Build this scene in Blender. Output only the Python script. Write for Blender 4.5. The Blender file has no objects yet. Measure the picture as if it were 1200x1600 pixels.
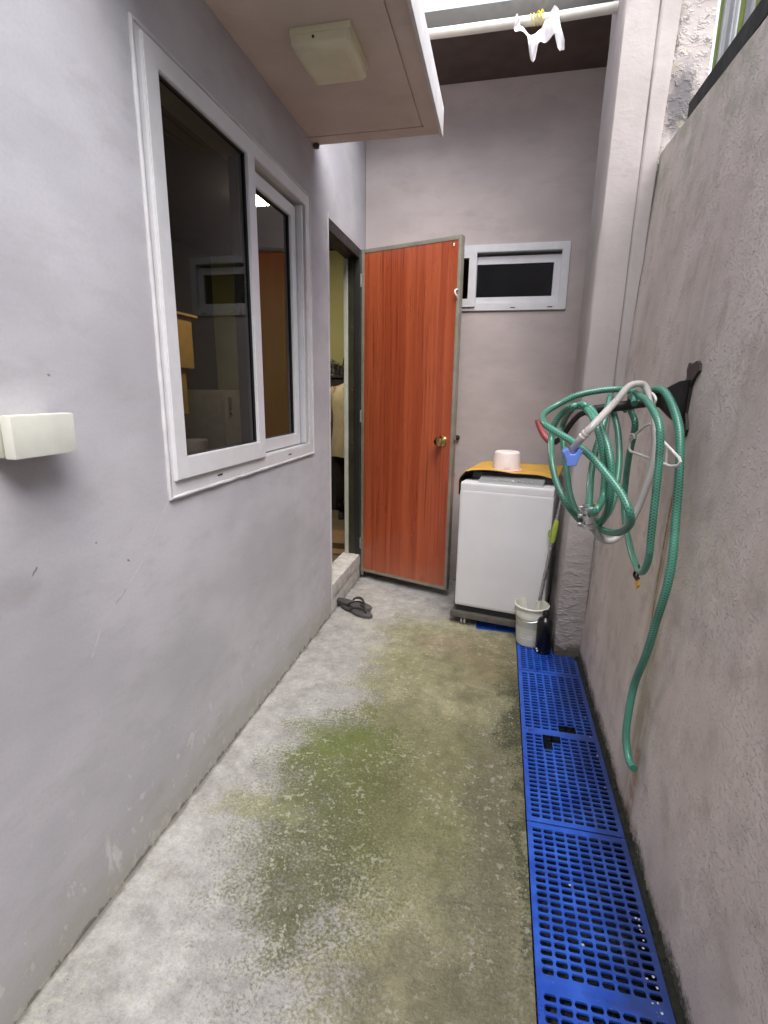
import bpy, bmesh, math, random
from mathutils import Vector, Matrix
random.seed(7)
R = math.radians
scene = bpy.context.scene
C = scene.collection

# ------------------------------------------------------------------ camera
cam_d = bpy.data.cameras.new('camera'); cam = bpy.data.objects.new('camera', cam_d); C.objects.link(cam)
cam_d.sensor_width = 36; cam_d.lens = 17.98; cam_d.clip_start = 0.02; cam_d.clip_end = 500
cam.matrix_world = Matrix(((0.97537, -0.06409, 0.21103, 0.0),
                           (0.22017,  0.22269, -0.94970, 0.0),
                           (0.01387,  0.97278, 0.23132, 1.25),
                           (0, 0, 0, 1))).normalized()
scene.camera = cam

# ------------------------------------------------------------------ sky, sun, exposure
SUN_EL, SUN_AZ = R(60), R(150)      # azimuth measured from +Y towards +X
world = bpy.data.worlds.new('World'); scene.world = world; world.use_nodes = True
wn = world.node_tree; bg = wn.nodes['Background']
sky = wn.nodes.new('ShaderNodeTexSky'); sky.sky_type = 'NISHITA'; sky.sun_disc = False
sky.sun_elevation = SUN_EL; sky.sun_rotation = SUN_AZ
sky.air_density = 1.0; sky.dust_density = 3.0; sky.ozone_density = 1.0
hs = wn.nodes.new('ShaderNodeHueSaturation'); hs.inputs['Saturation'].default_value = 0.55   # overcast: cloud takes most of the blue
wn.links.new(sky.outputs[0], hs.inputs['Color']); wn.links.new(hs.outputs[0], bg.inputs['Color'])
bg.inputs['Strength'].default_value = 0.15
sd = bpy.data.lights.new('sun', 'SUN'); sd.energy = 1.2; sd.angle = R(60); sd.color = (1.0, 0.988, 0.975)
sun = bpy.data.objects.new('sun', sd); C.objects.link(sun)
sdir = Vector((math.sin(SUN_AZ)*math.cos(SUN_EL), math.cos(SUN_AZ)*math.cos(SUN_EL), math.sin(SUN_EL)))
sun.rotation_euler = sdir.to_track_quat('Z', 'Y').to_euler()
vs = scene.view_settings; vs.view_transform = 'Standard'; vs.look = 'None'; vs.gamma = 1.0; vs.exposure = 2.08
vs.use_curve_mapping = False
scene.cycles.use_denoising = True
scene.cycles.max_bounces = 8; scene.cycles.diffuse_bounces = 5; scene.cycles.glossy_bounces = 4
scene.cycles.transparent_max_bounces = 12

# ------------------------------------------------------------------ node helpers
def srgb(r, g, b):
    f = lambda c: ((c/255+0.055)/1.055)**2.4 if c > 10.3 else c/255/12.92
    return (f(r), f(g), f(b), 1)
class NT:
    def __init__(s, name):
        s.mat = bpy.data.materials.new(name); s.mat.use_nodes = True
        s.t = s.mat.node_tree; s.b = s.t.nodes['Principled BSDF']; s.out = s.t.nodes['Material Output']
    def n(s, typ, ins=None, **props):
        nd = s.t.nodes.new(typ)
        for k, v in props.items(): setattr(nd, k, v)
        for k, v in (ins or {}).items(): s.set(nd.inputs[k], v)
        return nd
    def set(s, sock, v):
        if isinstance(v, bpy.types.NodeSocket): s.t.links.new(v, sock)
        else:
            try: sock.default_value = v
            except Exception:
                sock.default_value = (v, v, v)
    def pos(s): return s.n('ShaderNodeNewGeometry').outputs['Position']
    def obj(s): return s.n('ShaderNodeTexCoord').outputs['Object']
    def uv(s): return s.n('ShaderNodeTexCoord').outputs['UV']
    def xyz(s, v):
        o = s.n('ShaderNodeSeparateXYZ', {0: v}).outputs; return o[0], o[1], o[2]
    def comb(s, x, y, z): return s.n('ShaderNodeCombineXYZ', {0: x, 1: y, 2: z}).outputs[0]
    def m(s, op, a, b=0.0, c=0.0, clamp=False):
        return s.n('ShaderNodeMath', {0: a, 1: b, 2: c}, operation=op, use_clamp=clamp).outputs[0]
    def vm(s, op, a, b=(0, 0, 0)):
        nd = s.n('ShaderNodeVectorMath', {0: a, 1: b}, operation=op)
        return nd.outputs['Value'] if op in ('LENGTH', 'DOT_PRODUCT', 'DISTANCE') else nd.outputs[0]
    def vscale(s, v, k): return s.vm('MULTIPLY', v, k if isinstance(k, tuple) else (k, k, k))
    def noise(s, v, scale, detail=3.0, rough=0.55, dist=0.0, col=False):
        nd = s.n('ShaderNodeTexNoise', {'Vector': v, 'Scale': scale, 'Detail': detail, 'Roughness': rough, 'Distortion': dist})
        return nd.outputs['Color' if col else 'Fac']
    def vor(s, v, scale, feature='F1'):
        return s.n('ShaderNodeTexVoronoi', {'Vector': v, 'Scale': scale}, feature=feature).outputs['Distance']
    def mr(s, v, a, b, c=0.0, d=1.0, smooth=True):
        return s.n('ShaderNodeMapRange', {0: v, 1: a, 2: b, 3: c, 4: d}, interpolation_type='SMOOTHSTEP' if smooth else 'LINEAR').outputs[0]
    def mix(s, f, a, b, blend='MIX'):
        nd = s.n('ShaderNodeMix', data_type='RGBA', blend_type=blend)
        s.set(nd.inputs[0], f); s.set(nd.inputs[6], a); s.set(nd.inputs[7], b)
        return nd.outputs[2]
    def warp(s, v, scale, amt, detail=3):
        c = s.noise(v, scale, detail, 0.6, col=True)
        return s.vm('ADD', v, s.vscale(s.vm('SUBTRACT', c, (0.5, 0.5, 0.5)), amt))
    def blob(s, v, c, r, soft=0.5):      # 1 inside, fades out; c centre, r = radii per axis
        d = s.vm('LENGTH', s.vm('MULTIPLY', s.vm('SUBTRACT', v, c), tuple(1/q for q in r)))
        return s.mr(d, 1-soft, 1+soft, 1.0, 0.0)
    def seg(s, v, a, b, w0, w1):         # 1 on the segment a-b
        a = Vector(a); b = Vector(b); dv = b-a
        rel = s.vm('SUBTRACT', v, tuple(a))
        t = s.m('DIVIDE', s.vm('DOT_PRODUCT', rel, tuple(dv)), dv.length_squared, clamp=True)
        tv = s.comb(t, t, t)
        d = s.vm('LENGTH', s.vm('SUBTRACT', rel, s.vm('MULTIPLY', tv, tuple(dv))))
        return s.mr(d, w0, w1, 1.0, 0.0)
    def mx(s, *a):
        r = a[0]
        for q in a[1:]: r = s.m('MAXIMUM', r, q)
        return r
    def mul(s, *a):
        r = a[0]
        for q in a[1:]: r = s.m('MULTIPLY', r, q)
        return r
    def bump(s, h, strength=1.0, dist=0.002, prev=None):
        ins = {'Strength': strength, 'Distance': dist, 'Height': h}
        if prev is not None: ins['Normal'] = prev
        return s.n('ShaderNodeBump', ins).outputs[0]
    def fin(s, col=None, rough=None, nrm=None, **kw):
        if col is not None: s.set(s.b.inputs['Base Color'], col)
        if rough is not None: s.set(s.b.inputs['Roughness'], rough)
        if nrm is not None: s.set(s.b.inputs['Normal'], nrm)
        for k, v in kw.items(): s.set(s.b.inputs[k], v)
        return s.mat
def c4(r, g, b): return (r, g, b, 1)

# ------------------------------------------------------------------ materials
def mat_paint_wall(name, base, kind='left'):
    k = NT(name); p = k.pos(); x, y, z = k.xyz(p)
    big = k.noise(k.vscale(p, (1, 1.0, 1.6)), 1.7, 3, 0.6)
    mid = k.noise(k.vscale(p, (1, 1.1, 2.4)), 5.5, 5, 0.68)
    fine = k.noise(p, 120, 2, 0.6)
    b = Vector(base)
    col = k.mix(k.mr(big, 0.3, 0.72), c4(*(b*0.84)), c4(*(b*1.08)))
    col = k.mix(k.mr(mid, 0.46, 0.72, 0, 0.42), col, c4(b.x*0.74, b.y*0.735, b.z*0.70))
    col = k.mix(k.mr(fine, 0.35, 0.75, 0, 0.16), col, c4(*(b*0.7)))
    if kind != 'canopy':
        v1 = k.vor(k.vm('ADD', p, k.vscale(k.comb(mid, big, mid), 0.3)), 4.3); nick = k.mr(v1, 0.012, 0.022, 1, 0)
        col = k.mix(k.m('MULTIPLY', nick, 0.75), col, c4(0.13, 0.12, 0.11))
        chn = k.noise(k.vscale(p, (1, 1, 0.55)), 34, 3, 0.65)
        low = k.mr(z, 0.0, 0.5, 1, 0)
        chip = k.mul(k.mr(k.m('ADD', chn, k.m('MULTIPLY', k.mr(z, 0.0, 0.07, 1, 0), 0.10)), 0.62, 0.67), low)
        col = k.mix(k.m('MULTIPLY', chip, 0.55), col, c4(0.66, 0.65, 0.62))
        zz = k.m('ADD', z, k.m('MULTIPLY', k.m('SUBTRACT', mid, 0.5), 0.36))
        g = k.mr(zz, -0.02, 0.22, 1, 0)
        col = k.mix(k.m('MULTIPLY', g, 0.60), col, c4(0.27, 0.26, 0.195))
        g2 = k.mr(k.m('ADD', z, k.m('MULTIPLY', k.m('SUBTRACT', chn, 0.5), 0.07)), 0.002, 0.010, 1, 0)
        col = k.mix(k.m('MULTIPLY', g2, 0.65), col, c4(0.085, 0.085, 0.065))
    h = k.m('ADD', k.m('MULTIPLY', fine, 0.28), k.m('MULTIPLY', k.noise(k.vscale(p, (1, 1.0, 2.0)), 15, 4, 0.6), 0.9))
    if kind == 'left':
        w = k.vm('ADD', p, k.vscale(k.comb(0.0, mid, chn), 0.012))
        pts = [(-0.875, 1.218, 0.955), (-0.875, 1.092, 0.823), (-0.875, 1.03, 0.777), (-0.875, 0.985, 0.752), (-0.875, 0.93, 0.71), (-0.875, 0.895, 0.655)]
        cr = k.mx(*[k.seg(w, pts[i], pts[i+1], 0.0006, 0.0022) for i in range(5)])
        col = k.mix(k.mul(cr, k.mr(chn, 0.42, 0.60, 0.03, 0.42)), col, c4(0.68, 0.67, 0.66))
        cr2 = k.seg(w, (-0.875, 1.022, 0.769), (-0.875, 0.985, 0.747), 0.001, 0.0035)
        col = k.mix(k.m('MULTIPLY', cr2, 0.4), col, c4(0.2, 0.19, 0.18))
        w3 = k.vm('ADD', p, k.vscale(k.comb(0.0, k.m('SUBTRACT', fine, 0.5), k.m('SUBTRACT', chn, 0.5)), 0.010))
        mk = k.mx(*[k.seg(w3, (-0.875, y0, z0), (-0.875, y1, z1), 0.0008, 0.0030) for y0, z0, y1, z1 in ((0.871, 1.271, 0.874, 1.269), (0.772, 0.888, 0.784, 0.900), (1.032, 0.836, 1.036, 0.832), (0.938, 0.906, 0.941, 0.905))])
        col = k.mix(k.m('MULTIPLY', mk, 0.8), col, c4(0.10, 0.095, 0.09))
        wb = k.vm('ADD', p, k.vscale(k.vm('SUBTRACT', k.comb(0.5, chn, mid), (.5, .5, .5)), 0.05))
        pale = k.mx(k.blob(wb, (-0.875, 0.865, 0.12), (0.1, 0.010, 0.045)), k.blob(wb, (-0.875, 0.887, 0.09), (0.1, 0.007, 0.04)))
        col = k.mix(k.m('MULTIPLY', pale, 0.5), col, c4(0.62, 0.61, 0.60))
        dk = k.blob(wb, (-0.875, 0.73, 0.87), (.1, 0.05, 0.035))
        col = k.mix(k.m('MULTIPLY', dk, 0.35), col, c4(0.26, 0.25, 0.25))
    return k.fin(col, 0.78, k.bump(h, 0.30, 0.0024), **{'Specular IOR Level': 0.3})
M = {}
M['wall'] = mat_paint_wall('house_paint', (0.462, 0.453, 0.484))
M['wall_back'] = mat_paint_wall('house_paint_back', (0.475, 0.415, 0.405), 'back')

def mat_render_wall():
    k = NT('boundary_render'); p = k.pos(); x, y, z = k.xyz(p)
    big = k.noise(k.vscale(p, (1, 1.6, 0.7)), 2.1, 3, 0.6)
    mid = k.noise(p, 9, 4, 0.7)
    fine = k.noise(p, 105, 3, 0.68)
    col = k.mix(k.mr(big, 0.3, 0.7), c4(0.50, 0.435, 0.40), c4(0.66, 0.585, 0.54))
    col = k.mix(k.mr(mid, 0.46, 0.70, 0, 0.6), col, c4(0.38, 0.33, 0.285))
    col = k.mix(k.mr(fine, 0.45, 0.7, 0, 0.22), col, c4(0.30, 0.265, 0.245))
    vstk = k.noise(k.vscale(p, (1, 9, 0.7)), 2.6, 3, 0.6)
    col = k.mix(k.mul(k.mr(vstk, 0.54, 0.68), k.mr(z, 0.9, 1.5), 0.5), col, c4(0.60, 0.555, 0.52))
    pin = k.mul(k.mr(k.vor(k.vm('ADD', p, k.vscale(k.comb(mid, big, mid), 0.2)), 13), 0.03, 0.06, 1, 0), k.mr(big, 0.45, 0.6))
    col = k.mix(k.m('MULTIPLY', pin, 0.6), col, c4(0.09, 0.08, 0.07))
    wy = k.comb(0.0, k.m('ADD', y, k.m('MULTIPLY', k.m('SUBTRACT', mid, 0.5), 0.07)), z)
    damp = k.seg(wy, (0, 1.57, 1.0), (0, 1.42, 0.0), 0.015, 0.10)
    dn = k.mul(damp, k.mr(vstk, 0.38, 0.62))
    col = k.mix(k.m('MULTIPLY', dn, 0.6), col, c4(0.245, 0.22, 0.125))
    wy2 = k.comb(0.0, k.m('ADD', y, k.m('MULTIPLY', k.m('SUBTRACT', fine, 0.5), 0.012)), z)
    rust = k.mx(k.seg(wy2, (0, 1.565, 1.14), (0, 1.565, 0.85), 0.003, 0.013), k.seg(wy2, (0, 1.565, 0.85), (0, 1.53, 0.50), 0.002, 0.010))
    col = k.mix(k.mul(rust, k.mr(mid, 0.3, 0.55), 0.9), col, c4(0.24, 0.10, 0.03))
    rust2 = k.mul(k.seg(wy2, (0, 1.43, 0.22), (0, 1.42, 0.02), 0.004, 0.04), k.mr(mid, 0.38, 0.55))
    col = k.mix(k.m('MULTIPLY', rust2, 0.75), col, c4(0.22, 0.12, 0.05))
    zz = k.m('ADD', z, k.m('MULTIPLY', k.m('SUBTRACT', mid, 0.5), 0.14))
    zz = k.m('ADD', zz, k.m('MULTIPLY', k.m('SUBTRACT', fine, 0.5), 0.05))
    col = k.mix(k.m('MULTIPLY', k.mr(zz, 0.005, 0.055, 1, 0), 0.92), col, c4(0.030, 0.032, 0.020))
    top = k.mul(k.mr(z, 1.70, 2.15), k.mr(mid, 0.36, 0.6))
    col = k.mix(k.m('MULTIPLY', top, 0.55), col, c4(0.33, 0.345, 0.26))
    zone = k.mr(big, 0.40, 0.60, 0.2, 1.0)
    col = k.mix(k.mul(k.mr(fine, 0.58, 0.66), zone, 0.6), col, c4(0.74, 0.68, 0.64))
    h = k.m('ADD', k.mul(k.mr(fine, 0.48, 0.75), zone, 1.1), k.m('MULTIPLY', mid, 0.7))
    return k.fin(col, 0.86, k.bump(h, 0.8, 0.0034), **{'Specular IOR Level': 0.3})
M['render'] = mat_render_wall()

def mat_pillar(name='pillar_render', rough=False):
    k = NT(name); p = k.pos(); x, y, z = k.xyz(p)
    big = k.noise(p, 2.6, 3, 0.6); mid = k.noise(p, 13, 4, 0.7)
    ridge = k.noise(k.vscale(p, (0.75, 1, 1.5) if not rough else (1, 1, 1.2)), 26, 4, 0.65, 0.4)
    col = k.mix(k.mr(big, 0.3, 0.7), c4(0.33, 0.297, 0.285), c4(0.395, 0.36, 0.35))
    col = k.mix(k.mr(mid, 0.52, 0.8, 0, 0.45), col, c4(0.28, 0.25, 0.23))
    jn = k.m('ADD', x, k.m('MULTIPLY', k.m('SUBTRACT', mid, 0.5), 0.05))
    joint = k.mul(k.mr(jn, 0.405, 0.455), k.mr(z, 1.6, 0.5))
    col = k.mix(k.m('MULTIPLY', joint, 0.4), col, c4(0.27, 0.245, 0.20))
    lowz = k.mr(z, 0.85, 0.15)
    amt = k.m('ADD', k.m('MULTIPLY', lowz, 1.3), 0.9 if rough else 0.06)
    h = k.m('ADD', k.mul(k.mr(ridge, 0.45, 0.72), amt), k.m('MULTIPLY', mid, 0.45))
    zz = k.m('ADD', z, k.m('MULTIPLY', k.m('SUBTRACT', ridge, 0.5), 0.14))
    col = k.mix(k.m('MULTIPLY', k.mr(zz, 0.015, 0.07, 1, 0), 0.85), col, c4(0.055, 0.05, 0.035))
    crev = k.mul(k.mr(ridge, 0.42, 0.33), lowz)
    col = k.mix(k.m('MULTIPLY', crev, 0.5), col, c4(0.20, 0.175, 0.15))
    if rough:
        wb = k.vm('ADD', p, k.vscale(k.vm('SUBTRACT', k.comb(mid, 0.5, ridge), (.5, .5, .5)), 0.10))
        soot = k.blob(wb, (0.600, 2.47, 2.34), (0.05, 0.2, 0.12))
        col = k.mix(k.m('MULTIPLY', soot, 0.85), col, c4(0.075, 0.072, 0.08))
        pits = k.mr(ridge, 0.60, 0.66)
        col = k.mix(k.m('MULTIPLY', pits, 0.7), col, c4(0.10, 0.095, 0.075))
        col = k.mix(k.mul(k.mr(mid, 0.55, 0.7), 0.4), col, c4(0.42, 0.40, 0.22))
    return k.fin(col, 0.85, k.bump(h, 1.0, 0.0045), **{'Specular IOR Level': 0.3})
M['pillar'] = mat_pillar(); M['pillar_rough'] = mat_pillar('pillar_rough_mortar', True)

def mat_floor():
    k = NT('mossy_concrete'); p = k.pos(); x, y, z = k.xyz(p)
    big = k.noise(p, 2.6, 4, 0.6); mid = k.noise(p, 10, 5, 0.7); speck = k.noise(p, 48, 4, 0.72); gr = k.noise(p, 125, 3, 0.7)
    wcol = k.noise(p, 4.5, 5, 0.66, col=True)
    w = k.vm('ADD', p, k.vscale(k.vm('SUBTRACT', wcol, (.5, .5, .5)), (0.42, 0.42, 0)))
    wx, wy, _ = k.xyz(w)
    ms, mm, mb = k.m('SUBTRACT', speck, 0.5), k.m('SUBTRACT', mid, 0.5), k.m('SUBTRACT', big, 0.5)
    mg = k.m('ADD', k.m('MULTIPLY', ms, 0.7), k.m('MULTIPLY', k.m('SUBTRACT', gr, 0.5), 0.8))
    col = k.mix(k.mr(mid, 0.3, 0.7), c4(0.25, 0.242, 0.232), c4(0.355, 0.35, 0.338))
    col = k.mix(k.mr(big, 0.48, 0.70, 0, 0.5), col, c4(0.205, 0.20, 0.178))
    def brk(f, s=1.3, m_=0.9, lo=0.12, hi=0.98):     # breaks a soft mask up into grains
        t = k.m('ADD', f, k.m('ADD', k.m('MULTIPLY', mg, s), k.m('MULTIPLY', mm, m_)))
        return k.mul(k.mr(t, lo, hi), k.mr(f, 0.0, 0.18))
    # olive-brown stain over the middle and right of the slab
    edge = k.m('ADD', k.mr(y, 0.55, 1.3, -0.20, -0.46, False), k.mr(y, 1.3, 2.4, 0.0, -0.08, False))
    stain = k.mul(k.mr(k.m('SUBTRACT', wx, edge), -0.24, 0.24), k.mr(wy, 2.95, 2.45))
    st = brk(stain, 1.5, 1.1, 0.15, 0.85)
    brown = k.mix(k.mr(k.m('ADD', k.m('MULTIPLY', mid, 0.6), k.m('MULTIPLY', big, 0.4)), 0.38, 0.62), c4(0.120, 0.115, 0.053), c4(0.262, 0.250, 0.138))
    col = k.mix(k.m('MULTIPLY', st, 0.88), col, brown)
    def patch(c, r, strength, colour, soft=0.95, s=1.7, m_=1.5):
        nonlocal col
        f = brk(k.blob(w, c, r, soft), s, m_)
        col = k.mix(k.m('MULTIPLY', f, strength), col, colour)
    patch((-0.18, 1.42, 0), (0.34, 0.36, 9), 0.60, c4(0.118, 0.117, 0.042))
    patch((-0.45, 1.28, 0), (0.22, 0.40, 9), 0.86, c4(0.072, 0.082, 0.026))
    patch((-0.50, 1.54, 0), (0.16, 0.16, 9), 0.80, c4(0.098, 0.118, 0.030))
    patch((-0.68, 1.19, 0), (0.14, 0.08, 9), 0.5, c4(0.19, 0.195, 0.085), 0.9)
    patch((-0.43, 0.99, 0), (0.11, 0.16, 9), 0.75, c4(0.078, 0.078, 0.036))
    patch((0.05, 1.28, 0), (0.09, 0.48, 9), 0.62, c4(0.100, 0.090, 0.064))
    patch((-0.05, 0.80, 0), (0.26, 0.14, 9), 0.45, c4(0.11, 0.097, 0.062))
    patch((0.15, 1.95, 0), (0.060, 0.36, 9), 0.88, c4(0.032, 0.036, 0.015), 1.0, 2.2, 1.6)
    patch((0.16, 1.35, 0), (0.030, 0.60, 9), 0.80, c4(0.036, 0.040, 0.020), 1.0, 2.2)
    patch((-0.36, 2.08, 0), (0.17, 0.20, 9), 0.42, c4(0.150, 0.150, 0.072), 0.9)
    patch((-0.22, 2.42, 0), (0.14, 0.13, 9), 0.5, c4(0.19, 0.14, 0.10), 0.9)
    patch((0.02, 2.30, 0), (0.17, 0.24, 9), 0.5, c4(0.14, 0.105, 0.052), 0.9)
    cl = k.noise(k.vm('ADD', p, k.vscale(wcol, 0.05)), 21, 5, 0.74)
    mott = k.mr(cl, 0.34, 0.66, 0.82, 1.17, False)
    col = k.mix(1.0, col, k.comb(mott, mott, mott), 'MULTIPLY')
    fl = k.mul(k.mr(k.m('ADD', speck, k.m('MULTIPLY', mm, 0.35)), 0.565, 0.62), k.mr(mb, -0.14, 0.06))
    col = k.mix(k.m('MULTIPLY', fl, 0.66), col, c4(0.345, 0.335, 0.285))
    pit = k.mr(k.m('SUBTRACT', k.m('ADD', speck, k.m('MULTIPLY', gr, 0.25)), k.m('MULTIPLY', mb, 0.35)), 0.440, 0.405)
    col = k.mix(k.m('MULTIPLY', pit, 0.62), col, c4(0.095, 0.09, 0.075))
    col = k.mix(k.mr(gr, 0.4, 0.75, 0, 0.38), col, k.mix(1.0, col, c4(0.55, 0.53, 0.48), 'MULTIPLY'))
    jx = k.m('ADD', x, k.m('MULTIPLY', mm, 0.04))
    j = k.mr(jx, -0.860, -0.872)
    col = k.mix(k.m('MULTIPLY', j, 0.75), col, c4(0.10, 0.095, 0.075))
    h = k.m('ADD', k.m('MULTIPLY', speck, 1.1), k.m('ADD', k.m('MULTIPLY', mid, 0.7), k.m('MULTIPLY', gr, 0.15)))
    return k.fin(col, k.mr(stain, 0, 1, 0.85, 0.72), k.bump(h, 1.0, 0.005), **{'Specular IOR Level': 0.35})
M['floor'] = mat_floor()

def simple(name, col, rough=0.5, metal=0.0, var=0.12, scale=14, bump=0.0, bscale=80, bdist=0.001, dirt=None, **kw):
    k = NT(name); p = k.obj()
    b = Vector(col)
    n1 = k.noise(p, scale, 4, 0.6)
    c = k.mix(k.mr(n1, 0.3, 0.7), c4(*(b*(1-var))), c4(*(b*(1+var*0.5))))
    if dirt:
        c = k.mix(k.mr(k.noise(p, scale*0.6, 5, 0.7), 0.52, 0.75, 0, dirt[3]), c, c4(*dirt[:3]))
    r = k.mr(k.noise(p, scale*2, 3), 0.3, 0.7, rough*0.9, min(1, rough*1.12))
    nrm = k.bump(k.noise(p, bscale, 3), bump, bdist) if bump else None
    return k.fin(c, r, nrm, Metallic=metal, **kw)
M['upvc'] = simple('white_upvc', (0.60, 0.60, 0.62), 0.32, var=0.05, dirt=(0.45, 0.43, 0.38, 0.22))
M['caulk'] = simple('caulk', (0.52, 0.51, 0.525), 0.6, var=0.12, bump=0.6, bscale=60)
M['gasket'] = simple('black_gasket', (0.012, 0.012, 0.013), 0.5)
M['slot'] = simple('dark_slot', (0.02, 0.02, 0.02), 0.8)
M['canopy'] = mat_paint_wall('canopy_paint', (0.62, 0.53, 0.465), 'canopy')
M['fascia'] = simple('fascia_paint', (0.60, 0.575, 0.565), 0.7, var=0.1, bump=0.3)
M['roof_brown'] = simple('brown_roof_lining', (0.085, 0.058, 0.048), 0.6, var=0.25)
M['roof_grey'] = simple('roof_edge_grey', (0.055, 0.052, 0.047), 0.7, var=0.12)
M['cream_lamp'] = simple('aged_lamp_plastic', (0.66, 0.62, 0.44), 0.4, var=0.06)
M['cream_box'] = simple('cream_box_plastic', (0.60, 0.61, 0.545), 0.45, var=0.07, dirt=(0.35, 0.33, 0.26, 0.25))
M['cream_box_dark'] = simple('box_side_plastic', (0.40, 0.40, 0.33), 0.5, var=0.15)
M['rail_black'] = simple('rail_black', (0.006, 0.007, 0.006), 0.75, var=0.3)
M['black_iron'] = simple('black_iron', (0.012, 0.011, 0.010), 0.42, metal=0.0, var=0.4, bump=0.3, dirt=(0.06, 0.03, 0.015, 0.5))
M['dark_frame'] = simple('dark_door_frame', (0.034, 0.033, 0.017), 0.42, var=0.25, dirt=(0.10, 0.09, 0.06, 0.3))
M['frame_black'] = simple('black_rebate', (0.012, 0.012, 0.012), 0.5)
M['frame_pale'] = simple('pale_jamb_edge', (0.46, 0.46, 0.40), 0.55, var=0.12)
M['door_edge'] = simple('door_edge_steel', (0.215, 0.20, 0.165), 0.45, var=0.2, dirt=(0.30, 0.25, 0.15, 0.3))
M['brass'] = simple('worn_brass', (0.55, 0.38, 0.16), 0.25, metal=1.0, var=0.2)
M['steel'] = simple('steel', (0.55, 0.55, 0.54), 0.28, metal=1.0, var=0.15)
M['concrete_step'] = simple('concrete_step', (0.44, 0.43, 0.41), 0.85, var=0.25, scale=18, bump=0.8, bscale=50, bdist=0.003, dirt=(0.16, 0.155, 0.14, 0.6))
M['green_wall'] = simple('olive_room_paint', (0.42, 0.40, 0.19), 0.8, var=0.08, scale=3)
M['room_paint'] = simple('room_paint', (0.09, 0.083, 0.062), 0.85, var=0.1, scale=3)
M['room_floor'] = simple('room_floor', (0.16, 0.125, 0.085), 0.6, var=0.2, scale=6)
M['room_dark'] = simple('dark_room', (0.03, 0.028, 0.028), 0.9)
M['washer'] = simple('washer_enamel', (0.595, 0.585, 0.60), 0.35, var=0.04, scale=5, dirt=(0.48, 0.46, 0.42, 0.18))
M['washer_dark'] = simple('washer_lid', (0.035, 0.037, 0.04), 0.3, var=0.2)
M['washer_panel'] = simple('washer_panel', (0.22, 0.225, 0.225), 0.35, var=0.1)
M['stand'] = simple('stand_steel', (0.12, 0.115, 0.10), 0.5, metal=0.3, var=0.25, dirt=(0.06, 0.05, 0.04, 0.6))
M['black_rubber'] = simple('black_rubber', (0.012, 0.012, 0.012), 0.6, var=0.3)
M['caster'] = simple('caster_grey', (0.35, 0.34, 0.32), 0.5)
M['yellow_mat'] = simple('yellow_mat', (0.52, 0.29, 0.045), 0.75, var=0.18, scale=11, bump=0.4, bscale=70, dirt=(0.35, 0.17, 0.04, 0.45))
M['mat_back'] = simple('black_mat_backing', (0.018, 0.014, 0.014), 0.7)
M['mat_pink'] = simple('pink_binding', (0.30, 0.12, 0.12), 0.7)
M['basin'] = simple('pink_white_basin', (0.72, 0.62, 0.59), 0.4, var=0.06, dirt=(0.5, 0.38, 0.3, 0.25))
M['basin_rim'] = simple('basin_rim', (0.66, 0.45, 0.32), 0.45, var=0.15)
M['bucket'] = simple('bucket_plastic', (0.60, 0.60, 0.52), 0.45, var=0.1, dirt=(0.36, 0.34, 0.24, 0.55))
M['black_plastic'] = simple('black_bottle', (0.006, 0.006, 0.006), 0.22, var=0.3)
M['lime'] = simple('lime_plastic', (0.28, 0.36, 0.045), 0.4)
M['flip'] = simple('grey_rubber_sole', (0.055, 0.052, 0.052), 0.7, var=0.3, bump=0.6, bscale=240)
M['strap'] = simple('slipper_strap', (0.035, 0.032, 0.033), 0.55)
M['pvc_pipe'] = simple('cream_pipe', (0.68, 0.665, 0.60), 0.4, var=0.08, dirt=(0.4, 0.37, 0.28, 0.35))
M['white_cloth'] = simple('white_rag', (0.74, 0.72, 0.75), 0.85, var=0.08, bump=0.3)
M['yellow_tie'] = simple('yellow_twine', (0.72, 0.58, 0.04), 0.7)
M['white_plastic'] = simple('white_hanger_plastic', (0.70, 0.67, 0.64), 0.4, var=0.08)
M['blue_plastic'] = simple('blue_clip_plastic', (0.13, 0.23, 0.66), 0.4, var=0.12)
M['red_coat'] = simple('red_hook_coating', (0.30, 0.06, 0.065), 0.45, var=0.25)
M['grey_hose'] = simple('grey_tube', (0.44, 0.42, 0.40), 0.42, var=0.16, scale=7, dirt=(0.22, 0.20, 0.17, 0.45))
M['yellow_tape'] = simple('yellow_tape', (0.68, 0.40, 0.02), 0.5)
M['slat_grey'] = simple('grey_slat', (0.30, 0.305, 0.32), 0.5, var=0.2)
M['slat_pale'] = simple('pale_slat', (0.52, 0.55, 0.56), 0.45, var=0.15)
M['slat_green'] = simple('green_slat', (0.20, 0.27, 0.025), 0.5, var=0.25)
M['ochre_wood'] = simple('ochre_cabinet', (0.72, 0.42, 0.12), 0.5, var=0.1)
M['pale_panel'] = simple('pale_appliance', (0.42, 0.40, 0.34), 0.5)
M['shirt'] = simple('beige_shirt', (0.46, 0.40, 0.27), 0.85, var=0.12, bump=0.5, bscale=18, bdist=0.01)
M['trousers'] = simple('dark_trousers', (0.014, 0.012, 0.012), 0.85)
M['skin'] = simple('skin', (0.36, 0.20, 0.13), 0.55)
M['hair'] = simple('dark_hair', (0.010, 0.008, 0.007), 0.5, bump=0.6, bscale=120)
M['carton'] = simple('brown_carton', (0.26, 0.17, 0.09), 0.8)
M['channel'] = simple('slimy_concrete', (0.016, 0.017, 0.014), 0.5, var=0.4, bump=1.0, bscale=40, bdist=0.004)
M['water'] = simple('drain_water', (0.010, 0.014, 0.014), 0.06, bump=0.25, bscale=30, bdist=0.002)
M['ground'] = simple('bare_ground', (0.20, 0.17, 0.13), 0.9, var=0.3, scale=2)
M['glint_chips'] = simple('pale_glint', (0.48, 0.47, 0.44), 0.8, var=0.2, scale=200)  # pale colour standing in for light glinting in the wet grating slots
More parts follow.
